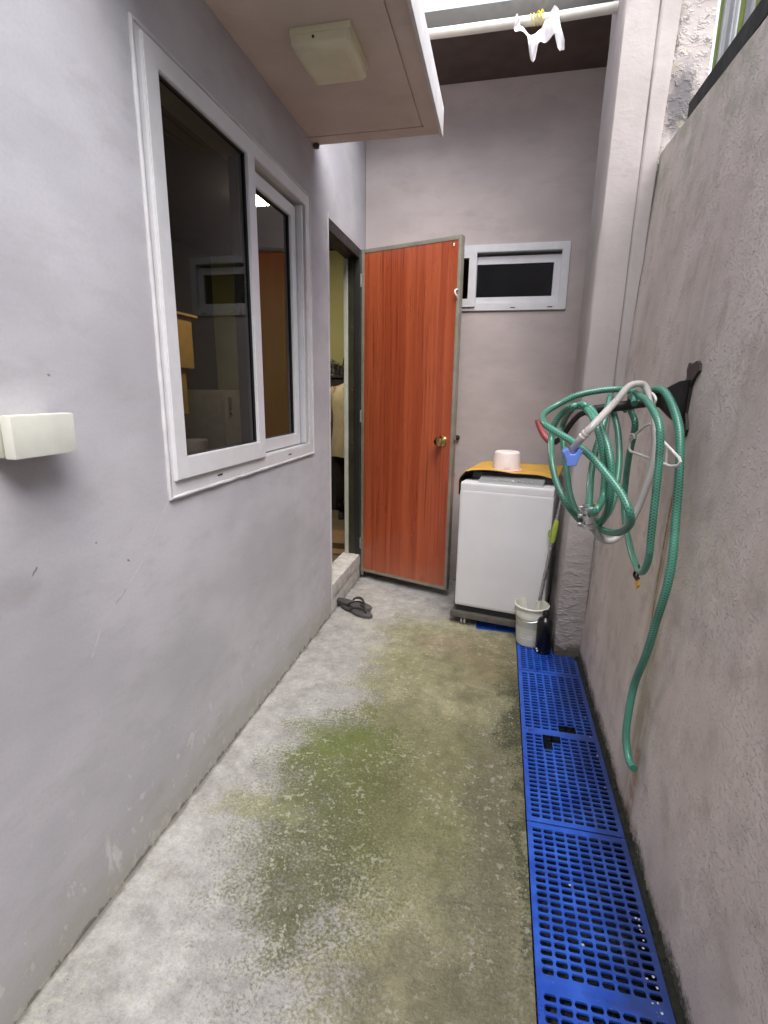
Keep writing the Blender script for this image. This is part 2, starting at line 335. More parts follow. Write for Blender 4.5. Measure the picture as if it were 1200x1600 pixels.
M['moss'] = simple('moss', (0.010, 0.012, 0.006), 0.9, var=0.5, scale=60)

def mat_grate():
    k = NT('blue_grate_plastic'); p = k.pos(); o = k.obj(); x, y, z = k.xyz(p)
    n1 = k.noise(p, 9, 4, 0.65)
    c = k.mix(k.mr(n1, 0.3, 0.7), c4(0.012, 0.058, 0.38), c4(0.024, 0.112, 0.56))
    # algae and dirt film towards the boundary wall
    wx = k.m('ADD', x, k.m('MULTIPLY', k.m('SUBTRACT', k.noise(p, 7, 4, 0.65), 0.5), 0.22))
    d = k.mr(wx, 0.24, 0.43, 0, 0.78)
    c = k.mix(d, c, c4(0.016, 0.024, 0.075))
    mud = k.mr(k.noise(p, 24, 5, 0.75), 0.53, 0.70, 0, 0.55)
    c = k.mix(mud, c, c4(0.030, 0.040, 0.075))
    sp = k.mr(k.noise(p, 130, 3, 0.7), 0.64, 0.70, 0, 0.6)
    c = k.mix(sp, c, c4(0.20, 0.22, 0.24))
    return k.fin(c, k.mr(n1, 0.3, 0.7, 0.26, 0.5), k.bump(k.noise(p, 160, 2), 0.2, 0.001))
M['grate'] = mat_grate()

def mat_door():
    k = NT('red_wood_laminate'); o = k.obj()
    sw = k.noise(k.vscale(o, (3, 1, 0.5)), 2.2, 2, 0.5)
    x, y, z = k.xyz(o)
    xx = k.m('ADD', x, k.m('MULTIPLY', k.m('SUBTRACT', sw, 0.5), 0.018))
    st = k.comb(xx, 0.0, k.m('MULTIPLY', z, 0.012))
    a = k.noise(st, 95, 4, 0.75); b = k.noise(st, 26, 2, 0.5)
    lines = k.mr(a, 0.52, 0.60)
    col = k.mix(k.mr(b, 0.35, 0.65), c4(0.31, 0.060, 0.024), c4(0.395, 0.088, 0.035))
    col = k.mix(k.m('MULTIPLY', lines, 0.6), col, c4(0.14, 0.021, 0.007))
    fl = k.noise(k.comb(k.m('MULTIPLY', x, 1.0), 0.0, k.m('MULTIPLY', z, 0.06)), 330, 2, 0.6)
    col = k.mix(k.mr(fl, 0.5, 0.72, 0, 0.30), col, c4(0.25, 0.05, 0.018))
    low = k.mr(k.m('ADD', z, k.m('MULTIPLY', k.noise(o, 5, 3), 0.1)), 0.10, 0.26, 0.16, 0.0)
    col = k.mix(low, col, c4(0.36, 0.20, 0.13))
    return k.fin(col, k.mr(sw, 0.3, 0.7, 0.22, 0.32), None, **{'Specular IOR Level': 0.5})
M['door'] = mat_door()

def mat_hose():
    k = NT('green_braided_hose'); uv = k.uv(); u, v, _ = k.xyz(uv)
    d1 = k.m('SINE', k.m('ADD', k.m('MULTIPLY', u, 2*math.pi/0.0075), k.m('MULTIPLY', v, 2*math.pi*4)))
    d2 = k.m('SINE', k.m('SUBTRACT', k.m('MULTIPLY', u, 2*math.pi/0.0075), k.m('MULTIPLY', v, 2*math.pi*4)))
    br = k.mx(k.mr(d1, 0.25, 0.85), k.mr(d2, 0.25, 0.85))
    p = k.pos()
    fade = k.mr(k.noise(p, 6, 3), 0.32, 0.66)
    base = k.mix(fade, c4(0.014, 0.075, 0.050), c4(0.034, 0.19, 0.125))
    col = k.mix(k.m('MULTIPLY', br, 0.42), base, c4(0.17, 0.46, 0.34))
    col = k.mix(k.mr(k.noise(p, 22, 4, 0.7), 0.56, 0.72, 0, 0.5), col, c4(0.06, 0.075, 0.05))
    return k.fin(col, 0.30, k.bump(br, 0.3, 0.0006), **{'Coat Weight': 0.25, 'Coat Roughness': 0.15})
M['hose'] = mat_hose()

def mat_glass():
    k = NT('window_glass')
    gl = k.n('ShaderNodeBsdfGlossy', {'Color': (1, 1, 1, 1), 'Roughness': 0.0})
    tr = k.n('ShaderNodeBsdfTransparent', {'Color': (0.235, 0.24, 0.235, 1)})
    fr = k.n('ShaderNodeFresnel', {'IOR': 1.52}).outputs[0]
    f = k.m('MULTIPLY', fr, 0.72, clamp=True)
    mx = k.n('ShaderNodeMixShader', {0: f, 1: tr.outputs[0], 2: gl.outputs[0]})
    k.t.links.new(mx.outputs[0], k.out.inputs[0]); return k.mat
M['glass'] = mat_glass()
def mat_emit(name, col, st):
    k = NT(name); k.fin(c4(*col), 0.5, None, **{'Emission Color': c4(*col), 'Emission Strength': st}); return k.mat
M['lit'] = mat_emit('lit_lamp', (1.0, 0.88, 0.66), 46.0)

# ------------------------------------------------------------------ mesh helpers
def mesh_obj(name, bm, mat, parent=None, smooth=False, angle=35):
    me = bpy.data.meshes.new(name); bm.to_mesh(me); bm.free()
    return link(name, me, mat, parent, smooth, angle)
def link(name, me, mat, parent=None, smooth=False, angle=35):
    if mat is not None and not me.materials: me.materials.append(M[mat] if isinstance(mat, str) else mat)
    if smooth:
        me.polygons.foreach_set('use_smooth', [True]*len(me.polygons))
        try: me.set_sharp_from_angle(angle=R(angle))
        except Exception: pass
    o = bpy.data.objects.new(name, me); C.objects.link(o)
    if parent is not None: o.parent = parent
    return o
def empty(name, loc=(0, 0, 0), rotz=0.0):
    o = bpy.data.objects.new(name, None); C.objects.link(o); o.location = loc; o.rotation_euler = (0, 0, rotz); o.empty_display_size = 0.05
    return o
def tag(o, label=None, cat=None, group=None, kind=None):
    if label: o['label'] = label
    if cat: o['category'] = cat
    if group: o['group'] = group
    if kind: o['kind'] = kind
    return o
def box(bm, x0, x1, y0, y1, z0, z1, bev=0.0, seg=2, mtx=None):
    b = bmesh.new()
    vs_ = [b.verts.new((x, y, z)) for x in (x0, x1) for y in (y0, y1) for z in (z0, z1)]
    for f in ((0, 1, 3, 2), (4, 6, 7, 5), (0, 4, 5, 1), (2, 3, 7, 6), (0, 2, 6, 4), (1, 5, 7, 3)): b.faces.new([vs_[i] for i in f])
    bmesh.ops.recalc_face_normals(b, faces=b.faces)
    if bev: bmesh.ops.bevel(b, geom=list(b.edges), offset=bev, segments=seg, affect='EDGES', profile=0.7)
    if mtx is not None: bmesh.ops.transform(b, matrix=mtx, verts=b.verts)
    merge(bm, b)
def merge(bm, b):
    me = bpy.data.meshes.new('tmp'); b.to_mesh(me); b.free(); bm.from_mesh(me); bpy.data.meshes.remove(me)
def boxo(name, mat, parent, x0, x1, y0, y1, z0, z1, bev=0.0, seg=2, smooth=None):
    bm = bmesh.new(); box(bm, x0, x1, y0, y1, z0, z1, bev, seg)
    return mesh_obj(name, bm, mat, parent, smooth=bool(bev) if smooth is None else smooth, angle=40)
def catmull(pts, n=6, closed=False):
    P = [Vector(p) for p in pts]; out = []
    L = len(P)
    for i in range(L if closed else L-1):
        if closed: p0, p1, p2, p3 = P[i-1], P[i], P[(i+1) % L], P[(i+2) % L]
        else: p0, p1, p2, p3 = P[max(i-1, 0)], P[i], P[i+1], P[min(i+2, L-1)]
        for j in range(n):
            t = j/n
            out.append(0.5*((2*p1)+(p2-p0)*t+(2*p0-5*p1+4*p2-p3)*t*t+(3*p1-p0-3*p2+p3)*t**3))
    if not closed: out.append(P[-1])
    return out
def tube(bm, pts, r, seg=12, caps=True, closed=False, ry=None, up=None):
    """swept tube with UV: u metres along, v around. r may be a list"""
    uvl = bm.loops.layers.uv.verify()
    P = [Vector(p) for p in pts]; n = len(P)
    rr = r if isinstance(r, (list, tuple)) else [r]*n
    ryy = ry if isinstance(ry, (list, tuple)) else ([ry]*n if ry else rr)
    T = []
    for i in range(n):
        a = P[i-1] if (i > 0 or closed) else P[i]; b = P[(i+1) % n] if (i < n-1 or closed) else P[i]
        T.append((b-a).normalized())
    nrm = Vector(up) if up else (Vector((0, 0, 1)) if abs(T[0].z) < 0.9 else Vector((1, 0, 0)))
    rings = []; acc = 0; us = []
    for i in range(n):
        if i: acc += (P[i]-P[i-1]).length
        us.append(acc)
        nrm = (nrm - T[i]*nrm.dot(T[i])).normalized(); bn = T[i].cross(nrm)
        rings.append([bm.verts.new(P[i]+nrm*math.cos(2*math.pi*k/seg)*rr[i]+bn*math.sin(2*math.pi*k/seg)*ryy[i]) for k in range(seg)])
    for i in range(n if closed else n-1):
        A, B = rings[i], rings[(i+1) % n]
        for k in range(seg):
            k2 = (k+1) % seg
            f = bm.faces.new((A[k], A[k2], B[k2], B[k]))
            u0 = us[i]; u1 = us[i+1] if i+1 < n else acc+0.01
            for lp, uvv in zip(f.loops, ((u0, k/seg), (u0, (k+1)/seg), (u1, (k+1)/seg), (u1, k/seg))): lp[uvl].uv = uvv
    if caps and not closed:
        bm.faces.new(list(reversed(rings[0]))); bm.faces.new(rings[-1])
    return rings
def lathe(bm, prof, seg=28, c=(0, 0, 0), cap0=False, cap1=False):
    rings = [[bm.verts.new((c[0]+r*math.cos(2*math.pi*k/seg), c[1]+r*math.sin(2*math.pi*k/seg), c[2]+z)) for k in range(seg)] for r, z in prof]
    for A, B in zip(rings, rings[1:]):
        for k in range(seg): bm.faces.new((A[k], A[(k+1) % seg], B[(k+1) % seg], B[k]))
    if cap0: bm.faces.new(list(reversed(rings[0])))
    if cap1: bm.faces.new(rings[-1])
def holed(bm, us, vs_, holes, f0, f1, fn):
    """slab in (u,v) with rectangular holes between depths f0 and f1; fn(u,v,d)->xyz"""
    U = sorted(set([us[0], us[1]]+[h for q in holes for h in q[:2] if us[0] < h < us[1]]))
    V = sorted(set([vs_[0], vs_[1]]+[h for q in holes for h in q[2:] if vs_[0] < h < vs_[1]]))
    cache = {}
    def vert(u, v, d):
        key = (round(u, 5), round(v, 5), d)
        if key not in cache: cache[key] = bm.verts.new(fn(u, v, d))
        return cache[key]
    def solid(i, j):
        if i < 0 or j < 0 or i >= len(U)-1 or j >= len(V)-1: return False
        cu = (U[i]+U[i+1])/2; cv = (V[j]+V[j+1])/2
        return not any(h[0] < cu < h[1] and h[2] < cv < h[3] for h in holes)
    for i in range(len(U)-1):
        for j in range(len(V)-1):
            if not solid(i, j): continue
            a, b, c, d = U[i], U[i+1], V[j], V[j+1]
            bm.faces.new([vert(a, c, f0), vert(b, c, f0), vert(b, d, f0), vert(a, d, f0)])
            bm.faces.new([vert(a, d, f1), vert(b, d, f1), vert(b, c, f1), vert(a, c, f1)])
            for (ni, nj, p, q) in ((i-1, j, (a, c), (a, d)), (i+1, j, (b, c), (b, d)), (i, j-1, (a, c), (b, c)), (i, j+1, (a, d), (b, d))):
                if not solid(ni, nj): bm.faces.new([vert(*p, f0), vert(*q, f0), vert(*q, f1), vert(*p, f1)])
    bmesh.ops.recalc_face_normals(bm, faces=bm.faces)
def extrude_poly(bm, pts2, fn0, fn1):
    A = [bm.verts.new(fn0(*p)) for p in pts2]; B = [bm.verts.new(fn1(*p)) for p in pts2]
    bm.faces.new(A); bm.faces.new(list(reversed(B)))
    for i in range(len(A)):
        j = (i+1) % len(A); bm.faces.new((A[i], B[i], B[j], A[j]))
    bmesh.ops.recalc_face_normals(bm, faces=bm.faces)

XL, XI = -0.875, -0.976           # outer and inner face of the house wall
YB = 3.30                         # back wall
WY0, WY1, WZ0, WZ1 = 1.215, 2.335, 0.952, 2.062      # big window opening
DY0, DY1, DZ1 = 2.600, 3.235, 2.060                  # doorway
BX0, BX1, BZ0, BZ1 = -0.69, 0.325, 1.716, 2.083      # small window opening

# ------------------------------------------------------------------ setting: ground, pavement, drain
bm = bmesh.new()
for v in ((-40, -40), (40, -40), (40, 40), (-40, 40)): bm.verts.new((v[0], v[1], -0.2))
bm.faces.new(bm.verts); tag(mesh_obj('ground', bm, 'ground'), kind='structure')
bm = bmesh.new()
holed(bm, (XL-0.03, 0.150), (-2.6, YB+0.02), [(-0.058, 0.2, 2.602, 2.90)], 0.0, -0.12, lambda u, v, d: (u, v, d))
tag(mesh_obj('pavement', bm, 'floor'), kind='structure')
bm = bmesh.new()
box(bm, 0.150, 0.60, -2.6, YB, -0.14, -0.10); box(bm, 0.452, 0.60, -2.6, YB, -0.10, -0.004)
box(bm, -0.06, 0.15, 2.60, 2.90, -0.14, -0.121)
tag(mesh_obj('drain_channel', bm, 'channel'), kind='structure')
bm = bmesh.new()
for v in ((0.150, -2.6), (0.452, -2.6), (0.452, YB), (0.150, YB)): bm.verts.new((v[0], v[1], -0.075))
bm.faces.new(bm.verts); tag(mesh_obj('drain_water', bm, 'water'), kind='structure')

# ------------------------------------------------------------------ house
house = tag(empty('house', (XL, 1.5, 0)), 'grey rendered house with white windows and an orange-red side door', 'house')
def H(o): o.parent = house; o.matrix_parent_inverse = Matrix.Translation((-XL, -1.5, 0)); return o
def child(parent_part, o): o.parent = parent_part; return o
bm = bmesh.new()
holed(bm, (-2.6, YB+0.15), (-0.05, 5.2), [(WY0, WY1, WZ0, WZ1), (DY0, DY1, -1, DZ1)], XL, XI, lambda u, v, d: (d, u, v))
H(mesh_obj('wall', bm, 'wall'))
bm = bmesh.new()
holed(bm, (XL+0.002, 0.75), (-0.05, 2.905), [(BX0, BX1, BZ0, BZ1)], YB, YB+0.15, lambda u, v, d: (u, d, v))
H(mesh_obj('back_wall', bm, 'wall_back'))
# roof over the rear bay
rf = H(boxo('roof', 'roof_brown', None, XL+0.001, 0.74, 2.880, 5.2, 2.906, 2.978))
child(rf, boxo('roof_edge', 'roof_grey', None, XL+0.001, 0.78, 2.855, 2.8795, 2.902, 2.986, 0.003))
# window canopy: slab with a drip groove, and a fascia
CZ = 2.290; CX = -0.310; CY0, CY1 = 0.98, 2.420
cb = bmesh.new()
holed(cb, (XL+0.001, CX-0.012), (CY0, CY1), [], CZ+0.006, CZ+0.10, lambda u, v, d: (u, v, d))
cano = H(mesh_obj('canopy', cb, 'canopy'))
# underside panels leave a 8 mm groove between field and border
child(cano, boxo('soffit_panel', 'canopy', None, XL+0.001, CX-0.078, CY0+0.07, CY1-0.078, CZ, CZ+0.0055))
child(cano, boxo('soffit_border', 'canopy', None, XL+0.001, CX-0.0125, CY1-0.070, CY1, CZ, CZ+0.0055))
child(cano, boxo('soffit_border', 'canopy', None, CX-0.070, CX-0.0125, CY0, CY1-0.0705, CZ, CZ+0.0055))
child(cano, boxo('fascia', 'fascia', None, CX-0.0115, CX, CY0, CY1+0.004, CZ-0.012, CZ+0.095, 0.002))
bm = bmesh.new(); lathe(bm, [(0.002, -0.018), (0.012, -0.016), (0.014, -0.006), (0.012, 0.0)], 10, (XL+0.016, 2.405, CZ-0.001), cap0=True)
child(cano, mesh_obj('drip_stub', bm, 'roof_brown', None, True))

bm = bmesh.new(); lathe(bm, [(0.0, 0.0), (0.014, 0.0), (0.016, 0.006), (0.014, 0.022), (0.0, 0.026)], 16)
bmesh.ops.transform(bm, matrix=Matrix.Translation((-0.262, YB-0.0005, 0.966)) @ Matrix.Rotation(R(90), 4, 'X'), verts=bm.verts)
H(mesh_obj('door_stop', bm, 'black_rubber', None, True))
def window_left():
    w = empty('window'); H(w)
    FX = XL+0.005                      # frame stands a little proud
    bm = bmesh.new()                   # outer frame: four mitred-looking bars
    t = 0.050
    holed(bm, (WY0+0.002, WY1-0.002), (WZ0+0.002, WZ1-0.002), [(WY0+t, WY1-t, WZ0+t, WZ1-t)], FX, XL-0.10, lambda u, v, d: (d, u, v))
    bmesh.ops.bevel(bm, geom=[e for e in bm.edges if all(abs(v.co.x-FX) < 1e-4 for v in e.verts)], offset=0.003, segments=2, affect='EDGES')
    child(w, mesh_obj('frame', bm, 'upvc', None, True))
    # caulk bead round the frame, uneven
    bm = bmesh.new()
    pts = []
    c = [(WY0, WZ0), (WY1, WZ0), (WY1, WZ1), (WY0, WZ1)]
    for i in range(4):
        a, b = c[i], c[(i+1) % 4]; nn = 26
        for j in range(nn):
            f = j/nn; pts.append((XL+0.003, a[0]+(b[0]-a[0])*f+random.uniform(-.0005, .0005), a[1]+(b[1]-a[1])*f+random.uniform(-.0005, .0005)))
    tube(bm, pts, [0.0065+random.uniform(-.0006, .0008) for _ in pts], 6, closed=True)
    child(w, mesh_obj('caulk_bead', bm, 'caulk', None, True, 60))
    def sash(y0, y1, z0, z1, x, st, bot):
        b = bmesh.new()
        holed(b, (y0, y1), (z0, z1), [(y0+st, y1-st, z0+bot, z1-st)], x, x-0.035, lambda u, v, d: (d, u, v))
        bmesh.ops.bevel(b, geom=[e for e in b.edges if all(abs(v.co.x-x) < 1e-4 for v in e.verts)], offset=0.0025, segments=2, affect='EDGES')
        child(w, mesh_obj('sash', b, 'upvc', None, True))
        b = bmesh.new()
        holed(b, (y0+st-0.001, y1-st+0.001), (z0+bot-0.001, z1-st+0.001), [(y0+st+0.004, y1-st-0.004, z0+bot+0.004, z1-st-0.004)], x-0.010, x-0.022, lambda u, v, d: (d, u, v))
        child(w, mesh_obj('gasket', b, 'gasket', None))
        b = bmesh.new()
        for q in ((y0+st, z0+bot), (y1-st, z0+bot), (y1-st, z1-st), (y0+st, z1-st)): b.verts.new((x-0.016, q[0], q[1]))
        b.faces.new(b.verts); child(w, mesh_obj('pane', b, 'glass', None))
    sash(1.236, 1.794, 0.998, 2.048, XL+0.016, 0.054, 0.062)
    sash(1.742, 2.232, 1.006, 1.992, XL-0.021, 0.048, 0.050)
    # screen track beside the second sash
    child(w, boxo('track', 'upvc', None, XL-0.03, XL+0.004, 2.240, 2.252, 1.012, 2.0, 0.002))
    for yy in (1.475, 2.045):
        child(w, boxo('weep_slot', 'slot', None, FX-0.002, FX+0.0012, yy-0.014, yy+0.014, 0.976, 0.981))
    # cam handle inside the first sash
    bm = bmesh.new(); tube(bm, catmull([(XL-0.012, 1.745, 1.60), (XL-0.03, 1.745, 1.585), (XL-0.04, 1.742, 1.54), (XL-0.045, 1.735, 1.50)], 5), 0.008, 8)
    child(w, mesh_obj('handle', bm, 'white_plastic', None, True))
    return w
window_left()
def window_back():
    w = empty('window'); H(w)
    t = 0.045; FY = YB-0.012
    bm = bmesh.new()
    holed(bm, (BX0+0.002, BX1-0.002), (BZ0+0.002, BZ1-0.002), [(BX0+t, BX1-t, BZ0+t, BZ1-t)], FY, YB+0.10, lambda u, v, d: (u, d, v))
    bmesh.ops.bevel(bm, geom=[e for e in bm.edges if all(abs(v.co.y-FY) < 1e-4 for v in e.verts)], offset=0.003, segments=2, affect='EDGES')
    child(w, mesh_obj('frame', bm, 'upvc', None, True))
    def sash(x0, x1, z0, z1, y, st):
        b = bmesh.new()
        holed(b, (x0, x1), (z0, z1), [(x0+st, x1-st, z0+st, z1-st)], y, y+0.03, lambda u, v, d: (u, d, v))
        child(w, mesh_obj('sash', b, 'upvc', None))
        b = bmesh.new()
        for q in ((x0+st, z0+st), (x1-st, z0+st), (x1-st, z1-st), (x0+st, z1-st)): b.verts.new((q[0], y+0.016, q[1]))
        b.faces.new(b.verts); child(w, mesh_obj('pane', b, 'glass', None))
    sash(-0.66, -0.195, BZ0+0.026, BZ1-0.03, YB-0.024, 0.044)
    sash(-0.235, 0.283, BZ0+0.040, BZ1-0.062, YB+0.016, 0.042)
    for xx in (0.025, 0.235): child(w, boxo('weep_slot', 'slot', None, xx-0.014, xx+0.014, FY-0.0012, FY+0.001, BZ0+0.016, BZ0+0.021))
    return w
window_back()

# doorway: frame, sill, leaf
fr = empty('door_frame'); H(fr)
child(fr, boxo('far_jamb', 'dark_frame', None, XL-0.075, XL+0.004, 3.186, DY1-0.001, 0.155, DZ1-0.001, 0.002))
child(fr, boxo('rebate', 'frame_black', None, XL-0.030, XL-0.0005, 3.176, 3.1855, 0.156, DZ1-0.05))
child(fr, boxo('jamb_edge', 'frame_pale', None, XL-0.100, XL-0.0755, 3.176, DY1-0.001, 0.155, DZ1-0.001, 0.002))
child(fr, boxo('head', 'frame_black', None, XL-0.09, XL-0.003, DY0+0.004, 3.1855, DZ1-0.05, DZ1-0.001, 0.002))
child(fr, boxo('near_jamb', 'frame_pale', None, XL-0.095, XL-0.02, DY0+0.001, DY0+0.012, 0.182, DZ1-0.046, 0.002))
child(fr, boxo('corner_bead', 'caulk', None, XL-0.008, XL+0.004, DY0-0.012, DY0+0.0005, 0.02, DZ1+0.02, 0.003))
for zz in (1.62, 1.25, 0.92): 
    bm = bmesh.new(); lathe(bm, [(0.001, 0), (0.004, 0.0)], 8); bmesh.ops.transform(bm, matrix=Matrix.Translation((XL-0.05, 3.1845, zz)) @ Matrix.Rotation(R(90), 4, 'X'), verts=bm.verts)
    child(fr, mesh_obj('screw', bm, 'steel', None))
sill = empty('door_sill'); H(sill)
bm = bmesh.new(); box(bm, XI-0.02, XL+0.002, DY0+0.001, DY1-0.001, 0.085, 0.172, 0.010, 3)
child(sill, mesh_obj('step_top', bm, 'concrete_step', None, True))
bm = bmesh.new(); box(bm, XI-0.02, XL-0.004, DY0+0.001, DY1-0.001, -0.02, 0.0845, 0.006, 2)
child(sill, mesh_obj('step_base', bm, 'concrete_step', None, True))

DW, DH, DT = 0.640, 2.005, 0.040
leaf = bpy.data.objects.new('door', None); C.objects.link(leaf); H(leaf)
leaf.location = (XL+0.022, 3.228, 0.052); leaf.rotation_euler = (0, 0, math.atan2(-0.205, 0.595))
# local: +x along the leaf from hinge, -y faces the camera
def dl(name, mat, *a, **k): return child(leaf, boxo(name, mat, None, *a, **k))
dl('door_panel', 'door', 0.020, DW-0.018, -DT, -0.002, 0.020, DH-0.022, 0.0)
dl('edge_strip', 'door_edge', 0.0, 0.0195, -DT-0.002, 0.0, 0.0, DH, bev=0.0015)
dl('edge_strip', 'door_edge', DW-0.0175, DW, -DT-0.002, 0.0, 0.0, DH, bev=0.0015)
dl('edge_strip', 'door_edge', 0.020, DW-0.018, -DT-0.002, 0.0, 0.0, 0.0195, bev=0.0015)
dl('edge_strip', 'door_edge', 0.020, DW-0.018, -DT-0.002, 0.0, DH-0.0215, DH, bev=0.0015)
kz = 0.915
bm = bmesh.new()
lathe(bm, [(0.0, 0.0), (0.030, 0.0), (0.031, 0.004), (0.022, 0.010), (0.012, 0.014), (0.011, 0.030), (0.022, 0.036), (0.027, 0.048), (0.025, 0.060), (0.012, 0.066), (0.0, 0.067)], 24)
bmesh.ops.transform(bm, matrix=Matrix.Translation((DW-0.068, -DT-0.001, kz)) @ Matrix.Rotation(R(90), 4, 'X'), verts=bm.verts)
child(leaf, mesh_obj('knob', bm, 'brass', None, True, 50))
bm = bmesh.new()
lathe(bm, [(0.0, 0.0), (0.030, 0.0), (0.022, 0.010), (0.012, 0.014), (0.011, 0.034), (0.022, 0.040), (0.027, 0.052), (0.025, 0.066), (0.0, 0.072)], 20)
bmesh.ops.transform(bm, matrix=Matrix.Translation((DW-0.058, 0.001, kz)) @ Matrix.Rotation(R(-90), 4, 'X'), verts=bm.verts)
child(leaf, mesh_obj('inner_knob', bm, 'black_iron', None, True, 50))
dl('latch_plate', 'steel', DW-0.0005, DW+0.002, -DT+0.008, -0.008, kz-0.028, kz+0.028)
dl('latch_bolt', 'brass', DW+0.002, DW+0.010, -DT+0.013, -0.013, kz-0.008, kz+0.008, bev=0.002)
bm = bmesh.new(); tube(bm, catmull([(DW-0.010, -DT-0.003, 1.735), (DW-0.018, -DT-0.018, 1.73), (DW-0.016, -DT-0.022, 1.712), (DW-0.010, -DT-0.012, 1.70), (DW-0.012, -DT-0.003, 1.690)], 5), 0.0045, 7)
child(leaf, mesh_obj('hasp_loop', bm, 'white_plastic', None, True))
dl('screw_cap', 'white_plastic', DW-0.048, DW-0.040, -DT-0.004, -DT, DH-0.052, DH-0.036, bev=0.0015)
for hz in (0.16, 1.0, 1.80):
    bm = bmesh.new(); lathe(bm, [(0.007, 0), (0.007, 0.075)], 10, (-0.004, -DT*0.5-0.02, hz), True, True)
    child(leaf, mesh_obj('hinge', bm, 'door_edge', None, True))
child(leaf, boxo('hinge_pivot', 'steel', None, 0.002, 0.022, -DT, -0.004, -0.030, -0.001, 0.003))

# room behind the door and the big window; dark room behind the small window
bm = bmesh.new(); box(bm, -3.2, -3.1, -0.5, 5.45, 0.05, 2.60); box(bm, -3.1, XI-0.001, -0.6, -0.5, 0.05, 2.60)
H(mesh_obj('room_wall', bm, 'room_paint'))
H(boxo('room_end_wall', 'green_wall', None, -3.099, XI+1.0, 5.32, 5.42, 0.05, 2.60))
H(boxo('room_ceiling', 'room_paint', None, -3.2, XI-0.001, -0.6, 5.42, 2.605, 2.70))
H(boxo('room_floor', 'room_floor', None, -3.2, XI-0.022, -0.6, 5.42, -0.02, 0.049))
bm = bmesh.new()
box(bm, -0.95, 0.75, 4.6, 4.7, 0.1, 2.9); box(bm, 0.70, 0.75, 3.46, 4.6, 0.1, 2.9); box(bm, XI, -0.96, 3.46, 5.3, 0.051, 2.9); box(bm, -0.95, 0.70, 3.46, 4.6, 0.05, 0.1)
H(mesh_obj('rear_room_wall', bm, 'room_dark'))

# ------------------------------------------------------------------ boundary wall, fence, pillar
LEAN = 0.045
def wx_(z): return 0.446+LEAN*z
def wtop(y): return 2.105+0.075*max(-1.2, min(0.8, (y-1.6)))
bm = bmesh.new()
NY, NZ = 60, 24; grid = []
for i in range(NY+1):
    y = -2.6+(2.452+2.6)*i/NY; row = []
    for j in range(NZ+1):
        z = -0.12+(wtop(y)+0.12)*j/NZ
        row.append(bm.verts.new((wx_(z)+random.uniform(-.0012, .0012), y, z)))
    row.append(bm.verts.new((wx_(wtop(y))+0.008, y, wtop(y)+0.006)))
    row.append(bm.verts.new((wx_(wtop(y))+0.16, y, wtop(y)+0.006)))
    row.append(bm.verts.new((0.66, y, -0.12)))
    grid.append(row)
for i in range(NY):
    for j in range(len(grid[0])-1): bm.faces.new((grid[i][j], grid[i][j+1], grid[i+1][j+1], grid[i+1][j]))
bm.faces.new(list(reversed([q for q in grid[0]]))); bm.faces.new(grid[-1])
bmesh.ops.recalc_face_normals(bm, faces=bm.faces)
tag(mesh_obj('boundary_wall', bm, 'render', None, True, 40), 'rough brown-grey rendered boundary wall along the blue gratings', 'wall')

fence = tag(empty('fence', (0.60, 1.2, 2.12)), 'grey and green slatted fence on a black rail above the rough wall', 'fence')
def F(o): o.parent = fence; o.matrix_parent_inverse = Matrix.Translation((-0.60, -1.2, -2.12)); return o
bm = bmesh.new()
A = [(y, wtop(y)+0.008) for y in (-1.0, 2.19)]
vsx = []
for (y, z) in A:
    for (dx, dz) in ((0.556, 0), (0.60, 0), (0.60, 0.058), (0.556, 0.058)): vsx.append(bm.verts.new((dx, y, z+dz)))
for q in range(4): bm.faces.new((vsx[q], vsx[(q+1) % 4], vsx[4+(q+1) % 4], vsx[4+q]))
bm.faces.new(vsx[:4]); bm.faces.new(list(reversed(vsx[4:]))); bmesh.ops.recalc_face_normals(bm, faces=bm.faces)
F(mesh_obj('base_rail', bm, 'rail_black'))
sl_m = {}
for nm in ('slat_grey', 'slat_pale', 'slat_green'):
    bm = bmesh.new(); box(bm, -0.006, 0.006, -0.016, 0.016, 0, 0.62, 0.003, 1); me = bpy.data.meshes.new('slat'); bm.to_mesh(me); bm.free(); me.materials.append(M[nm]); sl_m[nm] = me
seq = ['slat_green', 'slat_grey', 'slat_pale', 'slat_grey', 'slat_pale', 'slat_green', 'slat_grey', 'slat_pale']
y = 2.172; i = 0
while y > -0.95:
    o = link('slat', sl_m[seq[i % 8]], None); o.location = (0.61+random.uniform(-.004, .004), y, wtop(y)+0.012); o.rotation_euler = (0, 0, random.uniform(-.25, .25)); F(o)
    y -= 0.046 if i % 8 not in (0, 5) else 0.034; i += 1
F(boxo('top_rail', 'black_iron', None, 0.585, 0.597, -1.0, 2.19, 2.66, 2.70))

